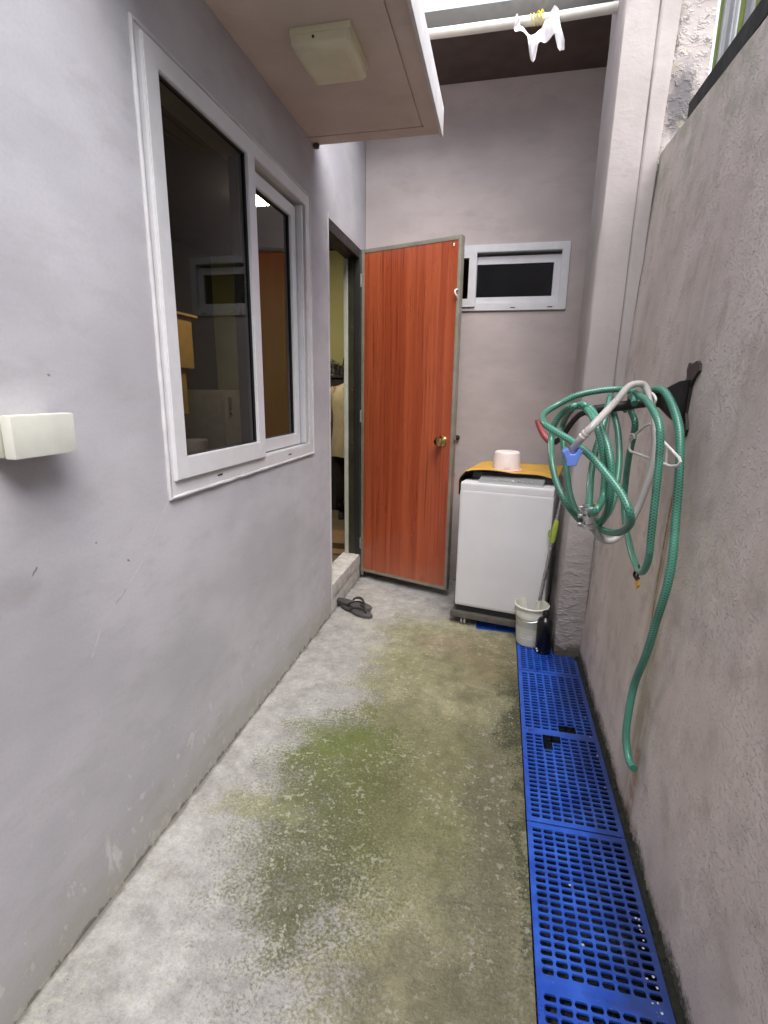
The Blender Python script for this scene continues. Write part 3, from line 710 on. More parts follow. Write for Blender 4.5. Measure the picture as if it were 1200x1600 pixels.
pil = tag(empty('pillar', (0.43, 2.58, 0)), 'pale rendered square pillar beside the washing machine at the end of the rough wall', 'pillar')
def P_(o): o.parent = pil; o.matrix_parent_inverse = Matrix.Translation((-0.43, -2.58, 0)); return o
def pillar_mesh(x0f, x1f, yf, yb, z0, z1, n=30, amp=0.0016):
    b = bmesh.new(); rings = []
    for j in range(n+1):
        z = z0+(z1-z0)*j/n; r = lambda: random.uniform(-amp, amp)*(3.0 if z < 0.5 else 1)
        x0, x1 = x0f(z), x1f(z)
        pts = [(x0+r(), yb), (x0+r(), (yf+yb)/2), (x0+r(), yf+0.010), (x0+0.008, yf+r()), (x0+0.25*(x1-x0), yf+r()), (x0+0.5*(x1-x0), yf+r()), (x0+0.75*(x1-x0), yf+r()), (x1, yf+r()), (x1, yb)]
        rings.append([b.verts.new((p[0], p[1], z)) for p in pts])
    for A, B in zip(rings, rings[1:]):
        for k in range(len(A)): b.faces.new((A[k], A[(k+1) % len(A)], B[(k+1) % len(A)], B[k]))
    b.faces.new(list(reversed(rings[0]))); b.faces.new(rings[-1])
    bmesh.ops.recalc_face_normals(b, faces=b.faces); return b
P_(mesh_obj('shaft', pillar_mesh(lambda z: 0.326+0.009*z, lambda z: 0.452+0.008*z, 2.43, 2.745, -0.12, 3.4), 'pillar', None, True, 50))
P_(mesh_obj('side_strip', pillar_mesh(lambda z: 0.4525+0.008*z, lambda z: 0.462+0.033*z, 2.4335, 2.745, -0.12, 3.4), 'pillar', None, True, 50))
P_(mesh_obj('rough_edge', pillar_mesh(lambda z: 0.4625+0.033*z, lambda z: 0.68, 2.470, 2.70, 2.0, 3.4, 40, 0.006), 'pillar_rough', None, True, 70))
bm = bmesh.new(); box(bm, 0.463, 0.70, 2.746, YB-0.001, -0.12, 2.90)
tag(mesh_obj('return_wall', bm, 'pillar'), 'short rendered wall behind the pillar next to the washing machine', 'wall')

# house across the end of the passage, behind the camera
nb = tag(empty('neighbour_house', (0, -4.3, 0)), 'grey house closing the passage behind the viewer', 'house')
o = boxo('wall', 'wall_back', None, -6.0, 6.0, -4.6, -4.3, -0.2, 5.6); o.parent = nb; o.matrix_parent_inverse = Matrix.Translation((0, 4.3, 0))
o = boxo('roof', 'roof_brown', None, -6.2, 6.2, -5.2, -3.9, 5.601, 5.75); o.parent = nb; o.matrix_parent_inverse = Matrix.Translation((0, 4.3, 0))

# ------------------------------------------------------------------ drain gratings
PX0, PX1 = 0.154, 0.428
def grate_mesh(L, rows_per_bay, bays, missing=(), skip=None, W=PX1-PX0, cols=8, y_off=0.0):
    """blue plastic grating lying in XY, origin at its near left corner; oblong slots staggered column by column"""
    b = bmesh.new(); T = 0.0055
    mx_, band = 0.011, 0.016
    cw = (W-2*mx_)/cols
    cache = {}
    def V(x, y, z):
        k = (round(x, 5), round(y, 5), round(z, 5))
        if k not in cache: cache[k] = b.verts.new(k)
        return cache[k]
    bayL = L/bays
    def quad(x0, x1, y0, y1):
        f = b.faces.new((V(x0, y0, 0), V(x1, y0, 0), V(x1, y1, 0), V(x0, y1, 0)))
    def wall(p, q): b.faces.new((V(p[0], p[1], 0), V(q[0], q[1], 0), V(q[0], q[1], -T), V(p[0], p[1], -T)))
    for bay in range(bays):
        yb0 = bay*bayL+band; yb1 = (bay+1)*bayL-band; ch = (yb1-yb0)/rows_per_bay
        for c in range(cols):
            x0 = mx_+c*cw; x1 = x0+cw
            for r in range(rows_per_bay):
                y0 = yb0+r*ch; y1 = y0+ch
                if (bay, c, r) in missing or (skip and skip(x0, x1, y0, y1)): continue
                hx = cw*0.415; hy = ch*0.335; cx, cy = (x0+x1)/2, (y0+y1)/2
                sk = 0.0012
                ring = [(cx-hx, cy-hy*0.45), (cx-hx*0.80, cy-hy), (cx, cy-hy-sk*.3), (cx+hx*0.80, cy-hy), (cx+hx, cy-hy*0.45+sk), (cx+hx, cy+hy*0.45), (cx+hx*0.80, cy+hy), (cx, cy+hy+sk*.3), (cx-hx*0.80, cy+hy), (cx-hx, cy+hy*0.45-sk)]
                rv = [V(p[0], p[1], 0) for p in ring]; rl = [V(p[0], p[1], -T) for p in ring]
                c00, c10, c11, c01 = V(x0, y0, 0), V(x1, y0, 0), V(x1, y1, 0), V(x0, y1, 0)
                b.faces.new((c00, c10, rv[3], rv[2], rv[1])); b.faces.new((c10, c11, rv[5], rv[4])); b.faces.new((c10, rv[4], rv[3]))
                b.faces.new((c11, rv[6], rv[5])); b.faces.new((c11, c01, rv[8], rv[7], rv[6])); b.faces.new((c01, rv[9], rv[8]))
                b.faces.new((c01, c00, rv[0], rv[9])); b.faces.new((c00, rv[1], rv[0]))
                for k in range(10): b.faces.new((rv[k], rv[(k+1) % 10], rl[(k+1) % 10], rl[k]))
        # bands and margins
        e = 0.0012
        yA, yB = bay*bayL, (bay+1)*bayL
        if not (skip and skip(0, W, yA, yA+band)): 
            quad(mx_, W-mx_, yA+(e if bay == 0 else 0), yb0)
        if not (skip and skip(0, W, yb1, yB)): quad(mx_, W-mx_, yb1, yB-(e if bay == bays-1 else 0))
        for (xa, xb) in ((0.0, mx_), (W-mx_, W)):
            n = 6
            for q in range(n):
                ya, yc = yA+(yB-yA)*q/n, yA+(yB-yA)*(q+1)/n
                if skip and skip(xa, xb, ya, yc): continue
                quad(xa, xb, ya, yc); xx = 0.0 if xa == 0 else W; wall((xx, ya), (xx, yc))
    wall((0, 0.0), (W, 0.0)); 
    if not skip: wall((0, L), (W, L))
    bmesh.ops.recalc_face_normals(b, faces=b.faces)
    me = bpy.data.meshes.new('drain_grate'); b.to_mesh(me); b.free(); me.materials.append(M['grate']); return me
GZ = 0.001
LP = 0.878
def put_grate(me, y, label):
    o = link('drain_grate', me, None); o.location = (PX0, y, GZ); return tag(o, label, 'grating', 'blue plastic drain gratings')
put_grate(grate_mesh(LP, 20, 2), 0.466, 'blue drain grating filling the lower right corner beside the mossy floor')
put_grate(grate_mesh(LP, 20, 2, missing={(1, 5, 0), (1, 5, 1), (1, 4, 0), (1, 4, 1), (0, 3, 19), (0, 3, 18), (0, 2, 19), (0, 2, 18), (0, 2, 17), (0, 2, 16)}), 1.347, 'blue drain grating with broken holes, below the hanging hose')
put_grate(grate_mesh(0.439, 20, 1, skip=lambda x0, x1, y0, y1: x1+PX0 > 0.325 and y1+2.228 > 2.425 and not (x0 == 0 and x1 > .2)), 2.228, 'far blue drain grating under the bucket and black bottle')
put_grate(grate_mesh(LP, 20, 2), -0.415, 'blue drain grating nearest the viewer, just below the picture edge')
me = grate_mesh(0.27, 12, 1, W=0.208, cols=6); o = link('drain_grate', me, None); o.location = (-0.057, 2.604, GZ)
tag(o, 'short blue drain grating tucked under the washing machine', 'grating', 'blue plastic drain gratings')

# black moss packed between the gratings and the boundary wall
bm = bmesh.new(); rows = []
for i in range(420):
    y = -1.3+i*(2.425+1.3)/419
    rows.append([bm.verts.new((x_+random.uniform(-.003, .003), y, z_+random.uniform(0, a_))) for x_, z_, a_ in ((0.4265, -0.016, 0.006), (0.431, -0.010, 0.008), (0.437, -0.006, 0.010), (0.443, -0.004, 0.014), (0.450, 0.002, 0.020))])
for A, B in zip(rows, rows[1:]):
    for k in range(4): bm.faces.new((A[k], A[k+1], B[k+1], B[k]))
tag(mesh_obj('moss', bm, 'moss', None, True, 25), 'black moss filling the joint between blue gratings and rough wall', 'moss', kind='stuff')

# small pale chips added as wet glints in the outer slots of the gratings
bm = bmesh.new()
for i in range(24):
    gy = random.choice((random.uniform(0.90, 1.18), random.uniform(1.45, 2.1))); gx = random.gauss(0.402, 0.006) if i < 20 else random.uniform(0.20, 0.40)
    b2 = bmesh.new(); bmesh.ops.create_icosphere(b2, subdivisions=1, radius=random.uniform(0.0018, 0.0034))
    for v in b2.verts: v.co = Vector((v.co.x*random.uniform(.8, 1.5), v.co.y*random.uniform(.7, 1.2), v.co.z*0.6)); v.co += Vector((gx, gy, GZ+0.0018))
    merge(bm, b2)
tag(mesh_obj('glint_chips', bm, 'glint_chips'), 'pale chips added as wet glints in the slots of the blue gratings', 'glint_chips', kind='stuff')

# ------------------------------------------------------------------ lamp and box on the house
lp = tag(empty('ceiling_lamp', (-0.592, 1.80, CZ)), 'square cream plastic lamp on the underside of the window canopy', 'lamp')
bm = bmesh.new(); box(bm, -0.095, 0.095, -0.105, 0.105, -0.018, 0.0, 0.004); child(lp, mesh_obj('base_plate', bm, 'cream_lamp', None, True))
bm = bmesh.new()
prof = [(0.092, 0.102, -0.018), (0.092, 0.102, -0.040), (0.086, 0.096, -0.050), (0.070, 0.080, -0.056), (0.04, 0.05, -0.058)]
rings = []
for (a, b_, z) in prof: rings.append([bm.verts.new(q) for q in ((-a, -b_, z), (a, -b_, z), (a, b_, z), (-a, b_, z))])
for A, B in zip(rings, rings[1:]):
    for k in range(4): bm.faces.new((A[k], A[(k+1) % 4], B[(k+1) % 4], B[k]))
bm.faces.new(rings[-1]); bmesh.ops.recalc_face_normals(bm, faces=bm.faces)
bmesh.ops.bevel(bm, geom=[e for e in bm.edges if abs(e.verts[0].co.z-e.verts[1].co.z) > .004], offset=0.006, segments=2, affect='EDGES')
child(lp, mesh_obj('diffuser', bm, 'cream_lamp', None, True, 50))
bm = bmesh.new(); lathe(bm, [(0.0, 0.0), (0.004, 0.0), (0.004, 0.003), (0, 0.003)], 8); bmesh.ops.transform(bm, matrix=Matrix.Translation((-0.02, -0.101, -0.028)) @ Matrix.Rotation(R(90), 4, 'X'), verts=bm.verts)
child(lp, mesh_obj('screw', bm, 'black_iron', None))

jb = tag(empty('junction_box', (XL, 0.794, 1.160)), 'cream plastic electrical box on the grey wall left of the big window', 'electrical box')
child(jb, boxo('base', 'cream_box_dark', None, 0.0005, 0.034, -0.074, 0.060, -0.035, 0.036, 0.003))
child(jb, boxo('cover', 'cream_box', None, 0.0345, 0.058, -0.070, 0.066, -0.037, 0.039, 0.004))
child(jb, boxo('tab', 'cream_box', None, 0.030, 0.046, 0.0605, 0.070, -0.018, 0.016, 0.002))
child(jb, boxo('side_slot', 'slot', None, 0.010, 0.026, -0.0755, -0.0735, -0.018, 0.020))

# ------------------------------------------------------------------ hanging rail across the rear bay, rag and twine
bm = bmesh.new(); tube(bm, [(XL-0.02, 2.600, 2.752), (-0.3, 2.600, 2.748), (0.1, 2.600, 2.749), (0.36, 2.600, 2.756)], 0.0185, 16)
tag(mesh_obj('hanging_rail', bm, 'pvc_pipe', None, True), 'cream plastic pipe spanning the bay under the brown roof', 'pipe')
def rag():
    out = [(-0.055, 2.741), (-0.040, 2.762), (-0.028, 2.744), (-0.026, 2.722), (0.000, 2.703), (0.018, 2.694), (0.040, 2.690), (0.060, 2.700), (0.074, 2.730), (0.088, 2.762), (0.104, 2.772), (0.122, 2.756), (0.128, 2.725), (0.140, 2.690), (0.155, 2.655), (0.158, 2.628),
           (0.146, 2.630), (0.140, 2.624), (0.130, 2.632), (0.130, 2.668), (0.112, 2.674), (0.086, 2.664), (0.060, 2.652), (0.040, 2.640), (0.038, 2.622), (0.044, 2.598), (0.036, 2.588), (0.026, 2.606), (0.016, 2.640), (0.012, 2.670), (0.006, 2.682), (-0.022, 2.694), (-0.046, 2.706)]
    b = bmesh.new()
    f = b.faces.new([b.verts.new((x, 0, z)) for x, z in out])
    bmesh.ops.triangulate(b, faces=[f])
    bmesh.ops.subdivide_edges(b, edges=list(b.edges), cuts=2, use_grid_fill=True)
    for v in b.verts:
        x, z = v.co.x, v.co.z
        drape = max(0.0, min(1.0, (z-2.735)/0.025))
        v.co.y = 2.574+0.012*math.sin(x*95)+0.010*math.sin(z*70+x*40)+0.02*drape*0
    g = bmesh.ops.extrude_face_region(b, geom=list(b.faces))
    for q in g['geom']:
        if isinstance(q, bmesh.types.BMVert): q.co.y += 0.003
    bmesh.ops.recalc_face_normals(b, faces=b.faces)
    return b
rg = tag(empty('rag', (0.05, 2.58, 2.66)), 'crumpled white rag pegged to the cream pipe', 'rag')
o = mesh_obj('cloth', rag(), 'white_cloth', None, True, 60); o.parent = rg; o.matrix_parent_inverse = Matrix.Translation((-0.05, -2.58, -2.66))
for xx in (-0.045, 0.105):
    bm = bmesh.new(); tube(bm, [(xx+0.004*math.sin(a), 2.600+0.0215*math.cos(a), 2.7505+0.0215*math.sin(a)) for a in [2*math.pi*q/16 for q in range(16)]], 0.0035, 6, closed=True)
    o = mesh_obj('loop', bm, 'white_cloth', None, True); o.parent = rg; o.matrix_parent_inverse = Matrix.Translation((-0.05, -2.58, -2.66))
bm = bmesh.new()
pp = []
for q in range(30):
    a = q*0.85; pp.append((0.012+0.050*q/29+0.004*math.sin(q*1.7), 2.600+0.0205*math.cos(a), 2.750+0.0205*math.sin(a)))
tube(bm, catmull(pp, 3), 0.0018, 5)
tube(bm, catmull([(0.035, 2.579, 2.752), (0.045, 2.57, 2.762), (0.052, 2.572, 2.744), (0.058, 2.572, 2.766), (0.066, 2.578, 2.756)], 4), 0.0028, 5)
tag(mesh_obj('twine', bm, 'yellow_tie', None, True), 'yellow twine wound round the cream pipe beside the rag', 'twine')

# ------------------------------------------------------------------ washing machine, mat, basin
wa = math.atan2(-0.085, 0.458)
wm = tag(empty('washing_machine', (-0.186, 2.655, 0), wa), 'white top-loading washing machine on a low wheeled stand against the back wall', 'washing machine')
WW, WD = 0.474, 0.50
bm = bmesh.new(); box(bm, 0, WW, 0, WD, 0.105, 0.760, 0.022, 4)
for v in bm.verts:
    if v.co.y < 0.1: v.co.x += (0.5-v.co.z)*0.016*(1 if v.co.x > WW/2 else -1)*0.0
child(wm, mesh_obj('body', bm, 'washer', None, True, 30))
bm = bmesh.new(); box(bm, 0.002, WW-0.002, 0.0015, WD-0.002, 0.742, 0.792, 0.014, 4)
child(wm, mesh_obj('top_deck', bm, 'washer', None, True, 30))
bm = bmesh.new()
extrude_poly(bm, [(0.016, 0.7925), (0.022, 0.799), (0.122, 0.828), (0.122, 0.7925)], lambda y, z: (0.09, y, z), lambda y, z: (WW-0.06, y, z))
cp = child(wm, mesh_obj('control_panel', bm, 'washer_panel', None))
for q in range(7):
    bm = bmesh.new(); lathe(bm, [(0.0, 0.004), (0.007, 0.004), (0.008, 0.0)], 10, (0.17+q*0.030, 0.050, 0.8075)); child(cp, mesh_obj('button', bm, 'caster' if q != 3 else 'washer', None, True))
child(wm, boxo('lid', 'washer_dark', None, 0.035, WW-0.012, 0.125, WD-0.02, 0.7925, 0.834, 0.005))
st = empty('stand'); st.parent = wm
child(wm, boxo('gap_shade_block', 'black_rubber', None, 0.012, WW-0.012, 0.012, WD-0.012, 0.0745, 0.1045))  # black block; shade between body and stand put in as colour
child(st, boxo('front_bar', 'stand', None, -0.016, WW+0.016, -0.020, 0.012, 0.044, 0.074, 0.003))
child(st, boxo('side_bar', 'stand', None, -0.016, 0.0115, 0.0125, WD+0.01, 0.044, 0.074, 0.003))
child(st, boxo('side_bar', 'stand', None, WW-0.0115, WW+0.016, 0.0125, WD+0.01, 0.044, 0.074, 0.003))
child(st, boxo('rear_bar', 'stand', None, 0.012, WW-0.012, WD-0.02, WD+0.01, 0.044, 0.073, 0.003))
for (cx, cy) in ((0.055, 0.008), (WW-0.05, 0.008), (0.055, WD-0.04), (WW-0.05, WD-0.04)):
    bm = bmesh.new()
    for dx in (-0.013, 0.004):
        b2 = bmesh.new(); lathe(b2, [(0.0, 0), (0.010, 0), (0.0205, 0.001), (0.0215, 0.004), (0.0205, 0.009), (0.010, 0.010), (0, 0.010)], 18)
        bmesh.ops.transform(b2, matrix=Matrix.Translation((cx+dx, cy, 0.0225)) @ Matrix.Rotation(R(90), 4, 'Y'), verts=b2.verts); merge(bm, b2)
    box(bm, cx-0.018, cx+0.018, cy-0.012, cy+0.012, 0.037, 0.0435)
    child(st, mesh_obj('caster', bm, 'caster', None, True, 40))

# yellow mat: top sheet with dark backing, left flap hanging down the side
mt = tag(empty('table_mat', (-0.186, 2.655, 0.836), wa), 'yellow mat with black backing laid over the washing machine lid', 'mat')
def mat_sheet(off, mat, name):
    b = bmesh.new(); NX, NY_ = 44, 20; rows = []
    L = 0.62
    for i in range(NX+1):
        s = L*i/NX          # along width starting at the flap's foot
        row = []
        for j in range(NY_+1):
            t = j/NY_; y = 0.075+t*(WD-0.085) - 0.012*math.sin(s*9)*(1-t)
            flap = 0.125*(0.55+0.45*(1-t))
            lift = 0.010*max(0, math.sin((s-0.10)*12.0))*(1-t)**2
            if s < 0.12:
                k = (0.12-s)/0.12
                x = 0.035-0.058*min(1, k*2.2)+0.005*math.sin(y*30)*k; z = 0.002-flap*max(0, (k-0.18))/0.82 - 0.006*k
            else:
                x = 0.035+(s-0.12)*0.875; z = 0.003+lift
            if s > 0.5: z -= 0.020*((s-0.5)/0.12)**1.5*(1-t)
            row.append(b.verts.new((x, y, z+off if s >= 0.12 else z+off*0.5)))
            if s < 0.12: row[-1].co.x += -off*0.9
        rows.append(row)
    for i in range(NX):
        for j in range(NY_): b.faces.new((rows[i][j], rows[i+1][j], rows[i+1][j+1], rows[i][j+1]))
    o = mesh_obj(name, b, mat, None, True, 180); md = o.modifiers.new('thick', 'SOLIDIFY'); md.thickness = 0.0025; md.offset = 1
    return child(mt, o)
mat_sheet(0.0050, 'yellow_mat', 'top_layer'); mat_sheet(0.0015, 'mat_back', 'backing')
bm = bmesh.new(); tube(bm, catmull([(-0.0315, 0.0, 0.0), (-0.034, -0.002, -0.05), (-0.033, -0.001, -0.12)], 5), 0.0035, 6); child(mt, mesh_obj('binding', bm, 'mat_pink', None, True))

ba = tag(empty('basin', (0.045, 2.80, 0.8435)), 'small pinkish white plastic basin turned upside down on the yellow mat', 'basin')
bm = bmesh.new(); lathe(bm, [(0.074, 0.006), (0.0715, 0.018), (0.066, 0.092), (0.063, 0.099), (0.056, 0.1025), (0.0, 0.103)], 36)
child(ba, mesh_obj('bowl', bm, 'basin', None, True, 50))
bm = bmesh.new(); lathe(bm, [(0.074, 0.0), (0.083, 0.0), (0.084, 0.004), (0.082, 0.008), (0.0735, 0.009), (0.0725, 0.0)], 36)
for q in range(7): box(bm, -0.0120+q*0.005, -0.0105+q*0.005, -0.0755, -0.071, 0.009, 0.026)
child(ba, mesh_obj('rim', bm, 'basin_rim', None, True, 50))
bm = bmesh.new(); box(bm, 0.000, 0.034, -0.100, -0.079, 0.001, 0.010, 0.003, 2); child(ba, mesh_obj('handle_tab', bm, 'basin_rim', None, True))

# ------------------------------------------------------------------ bucket, mop stick, bottle
bk = tag(empty('bucket', (0.214, 2.512, GZ+0.001)), 'dirty white ribbed plastic bucket in front of the washing machine', 'bucket')
bm = bmesh.new(); lathe(bm, [(0.0, 0.0), (0.060, 0.0), (0.064, 0.004), (0.0685, 0.10), (0.0725, 0.106), (0.073, 0.125), (0.0745, 0.129), (0.0755, 0.150), (0.080, 0.153), (0.081, 0.175), (0.0785, 0.179), (0.0795, 0.200), (0.085, 0.203), (0.0855, 0.210), (0.080, 0.213), (0.077, 0.205), (0.066, 0.01), (0.0, 0.008)], 40)
child(bk, mesh_obj('pail', bm, 'bucket', None, True, 40))
bm = bmesh.new()
for zz in (0.045, 0.060, 0.078, 0.092): lathe(bm, [(0.0655+zz*.04, zz), (0.0675+zz*.04, zz+0.0015), (0.0655+zz*.04, zz+0.004)], 36)
child(bk, mesh_obj('rib', bm, 'bucket', None, True, 60))
bm = bmesh.new(); tube(bm, catmull([(0.082*math.cos(a), 0.082*math.sin(a), 0.19-0.05*math.sin(-a) if False else 0.188-0.045*abs(math.sin(a+0.3))) for a in [R(-190+q*20) for q in range(11)]], 3), 0.0022, 6)
child(bk, mesh_obj('wire_handle', bm, 'steel', None, True))
s0, s1 = Vector((0.225, 2.515, 0.02)), Vector((0.318, 2.565, 0.80))
mop = tag(empty('mop', s0), 'slim steel mop stick with lime green grip leaning in the white bucket', 'mop')
def along(t): return s0.lerp(s1, t)-s0
bm = bmesh.new(); tube(bm, [along(0.27), along(1.0)], 0.0085, 12); child(mop, mesh_obj('stick', bm, 'steel', None, True))
bm = bmesh.new(); tube(bm, [along(0.0), along(0.262)], 0.013, 12); child(mop, mesh_obj('socket', bm, 'bucket', None, True))
bm = bmesh.new(); tube(bm, [along(0.655), along(0.67), along(0.74), along(0.79), along(0.80)], [0.012, 0.0145, 0.0145, 0.0115, 0.0095], 14); child(mop, mesh_obj('grip', bm, 'lime', None, True))
bm = bmesh.new(); a = along(0.73); tube(bm, catmull([a+Vector((-0.014, -0.004, 0.0)), a+Vector((-0.024, -0.006, 0.004)), a+Vector((-0.026, -0.006, -0.022)), a+Vector((-0.016, -0.004, -0.034))], 4), 0.004, 7); child(mop, mesh_obj('clip', bm, 'lime', None, True))
for q in range(6):
    bm = bmesh.new(); a = q*1.05; tube(bm, catmull([Vector((0, 0, 0.06)), Vector((0.015*math.cos(a), 0.015*math.sin(a), 0.04)), Vector((0.028*math.cos(a), 0.028*math.sin(a), 0.0))], 4), 0.006, 6); child(mop, mesh_obj('strand', bm, 'white_cloth', None, True))

bo = tag(empty('bottle', (0.276, 2.428, GZ+0.001)), 'black plastic bottle standing beside the white bucket at the pillar foot', 'bottle')
bm = bmesh.new(); lathe(bm, [(0.0, 0.0), (0.034, 0.0), (0.0375, 0.005), (0.038, 0.150), (0.0365, 0.164), (0.030, 0.176), (0.016, 0.182), (0.013, 0.186), (0.013, 0.194), (0, 0.194)], 30)
child(bo, mesh_obj('body', bm, 'black_plastic', None, True, 45))
bm = bmesh.new(); lathe(bm, [(0.0, 0.190), (0.0165, 0.190), (0.0165, 0.212), (0.014, 0.215), (0, 0.215)], 20); child(bo, mesh_obj('cap', bm, 'black_plastic', None, True, 45))
bm = bmesh.new()
for (a, z) in ((-2.55, 0.022), (-2.40, 0.012)):
    box(bm, 0.0382*math.cos(a)-0.004, 0.0382*math.cos(a)+0.004, 0.0382*math.sin(a)-0.003, 0.0382*math.sin(a)+0.003, z-0.004, z+0.004, 0.0015, 1)
child(bo, mesh_obj('paint_fleck', bm, 'white_cloth', None))

# ------------------------------------------------------------------ flip-flops
def flipflop(loc, rot, tilt, label):
    f = tag(empty('flip_flop', loc, rot), label, 'flip-flop', 'flip-flops by the doorstep')
    f.rotation_euler = (tilt[0], tilt[1], rot)
    n = 34; out = []
    for q in range(n):
        a = 2*math.pi*q/n; x = 0.118*math.cos(a); w = 0.041 if x > 0 else 0.033
        w *= 1-0.16*math.exp(-((x+0.01)/0.04)**2)
        y = w*math.copysign(abs(math.sin(a))**0.8, math.sin(a)); out.append((x, y))
    b = bmesh.new(); extrude_poly(b, out, lambda x, y: (x, y, 0.0), lambda x, y: (x, y, 0.016+0.004*max(0, -x/0.118)))
    bmesh.ops.bevel(b, geom=[e for e in b.edges if abs(e.verts[0].co.z-e.verts[1].co.z) < .002], offset=0.003, segments=2, affect='EDGES')
    child(f, mesh_obj('sole', b, 'flip', None, True, 50))
    for s in (-1, 1):
        b = bmesh.new(); p = catmull([(0.075, 0.0, 0.016), (0.068, 0.004*s, 0.034), (0.04, 0.020*s, 0.046), (0.0, 0.034*s, 0.034), (-0.025, 0.034*s, 0.014)], 6)
        tube(b, p, [0.0045+0.0035*min(1, i/10) for i in range(len(p))], 8, ry=0.003)
        child(f, mesh_obj('strap', b, 'strap', None, True))
    return f
flipflop((-0.742, 2.640, 0.001), R(-28), (0, 0), 'dark grey flip-flop lying flat on the concrete, under the other one')
flipflop((-0.772, 2.690, 0.0195), R(-14), (R(5), R(2)), 'dark grey flip-flop resting on top of the other by the doorstep')

# ------------------------------------------------------------------ hook bracket on the boundary wall
hk = tag(empty('wall_hook', (wx_(1.235), 1.60, 1.235)), 'black iron wall bracket with red-tipped hook holding the green hose', 'hook')
def HK(o): o.parent = hk; o.matrix_parent_inverse = Matrix.Translation((-wx_(1.235), -1.60, -1.235)); return o
def wp(y, z, off): return (wx_(z)-off, y, z)
prof2 = [(1.607, 1.336), (1.598, 1.324), (1.590, 1.332), (1.572, 1.338), (1.560, 1.330), (1.556, 1.312), (1.572, 1.292), (1.580, 1.270), (1.578, 1.20), (1.566, 1.175), (1.560, 1.158), (1.562, 1.142), (1.574, 1.133), (1.592, 1.136), (1.600, 1.150), (1.598, 1.17), (1.612, 1.20), (1.616, 1.27), (1.604, 1.296), (1.612, 1.318)]
prof2 = [(1.585+(y_-1.585)*1.7, z_) for y_, z_ in prof2]
bm = bmesh.new(); extrude_poly(bm, prof2, lambda y, z: wp(y, z, 0.001), lambda y, z: wp(y, z, 0.008)); HK(mesh_obj('back_plate', bm, 'black_iron'))
bm = bmesh.new()   # gusset web between plate and arm
extrude_poly(bm, [(0.0, 1.290), (0.022, 1.286), (0.075, 1.252), (0.10, 1.246), (0.10, 1.222), (0.062, 1.214), (0.030, 1.185), (0.0, 1.165)], lambda d, z: (wx_(z)-0.008-d, 1.592, z), lambda d, z: (wx_(z)-0.008-d, 1.604, z)); HK(mesh_obj('gusset', bm, 'black_iron'))
bm = bmesh.new(); arm = catmull([(0.478, 1.603, 1.240), (0.40, 1.613, 1.227), (0.33, 1.625, 1.214), (0.265, 1.640, 1.202), (0.245, 1.646, 1.196)], 5)
tube(bm, arm, 0.0135, 8, ry=0.006, up=(0, 0, 1)); HK(mesh_obj('arm', bm, 'black_iron', None, True, 40))
bm = bmesh.new(); tube(bm, catmull([(0.255, 1.643, 1.199), (0.228, 1.655, 1.185), (0.205, 1.668, 1.150), (0.190, 1.680, 1.118), (0.172, 1.70, 1.099)], 5), 0.0085, 10); HK(mesh_obj('hook_rod', bm, 'black_iron', None, True, 40))
bm = bmesh.new(); tube(bm, catmull([(0.174, 1.697, 1.100), (0.160, 1.715, 1.097), (0.142, 1.735, 1.113), (0.126, 1.745, 1.140), (0.117, 1.75, 1.164)], 5), 0.0098, 10); HK(mesh_obj('hook_tip', bm, 'red_coat', None, True, 40))
bm = bmesh.new(); tube(bm, [(wx_(1.152)-0.008+0.0*math.cos(a), 1.572+0.012*math.cos(a), 1.146+0.012*math.sin(a)) for a in [2*math.pi*q/14 for q in range(14)]], 0.004, 6, closed=True); HK(mesh_obj('ring', bm, 'black_iron', None, True))

# ------------------------------------------------------------------ hoses
H1 = [(0.352, 1.535, 1.225), (0.355, 1.585, 1.250), (0.362, 1.640, 1.240), (0.372, 1.650, 1.200), (0.38, 1.62, 1.16), (0.385, 1.669, 1.061), (0.39, 1.689, 0.959), (0.395, 1.681, 0.886), (0.395, 1.588, 0.823), (0.395, 1.491, 0.785), (0.395, 1.416, 0.787), (0.39, 1.36, 0.843), (0.385, 1.349, 0.921), (0.385, 1.358, 1.02), (0.385, 1.368, 1.098), (0.38, 1.385, 1.175), (0.37, 1.456, 1.223), (0.36, 1.558, 1.25), (0.33, 1.617, 1.262), (0.28, 1.625, 1.259), (0.215, 1.627, 1.244), (0.16, 1.626, 1.215), (0.120, 1.58, 1.188), (0.118, 1.475, 1.167), (0.15, 1.46, 1.146), (0.19, 1.455, 1.124), (0.235, 1.427, 1.091), (0.265, 1.371, 1.057), (0.295, 1.311, 1.016), (0.305, 1.255, 0.986), (0.31, 1.251, 0.96), (0.31, 1.3, 0.927), (0.3, 1.362, 0.903), (0.28, 1.43, 0.894), (0.26, 1.536, 0.89), (0.235, 1.563, 0.911), (0.215, 1.584, 0.959), (0.2, 1.612, 1.037), (0.19, 1.64, 1.103), (0.19, 1.700, 1.151), (0.2, 1.618, 1.202), (0.215, 1.532, 1.219), (0.225, 1.418, 1.209), (0.235, 1.337, 1.173), (0.25, 1.288, 1.125), (0.26, 1.264, 1.069), (0.265, 1.279, 0.997), (0.265, 1.322, 0.948), (0.255, 1.377, 0.913), (0.24, 1.465, 0.902), (0.215, 1.484, 0.923), (0.19, 1.455, 0.956), (0.165, 1.484, 1.003), (0.15, 1.525, 1.06), (0.15, 1.599, 1.113), (0.155, 1.599, 1.16), (0.175, 1.582, 1.197), (0.195, 1.544, 1.214), (0.21, 1.447, 1.214), (0.22, 1.335, 1.188), (0.235, 1.299, 1.138), (0.25, 1.295, 1.071), (0.25, 1.283, 1.011), (0.245, 1.315, 0.971), (0.24, 1.373, 0.947)]
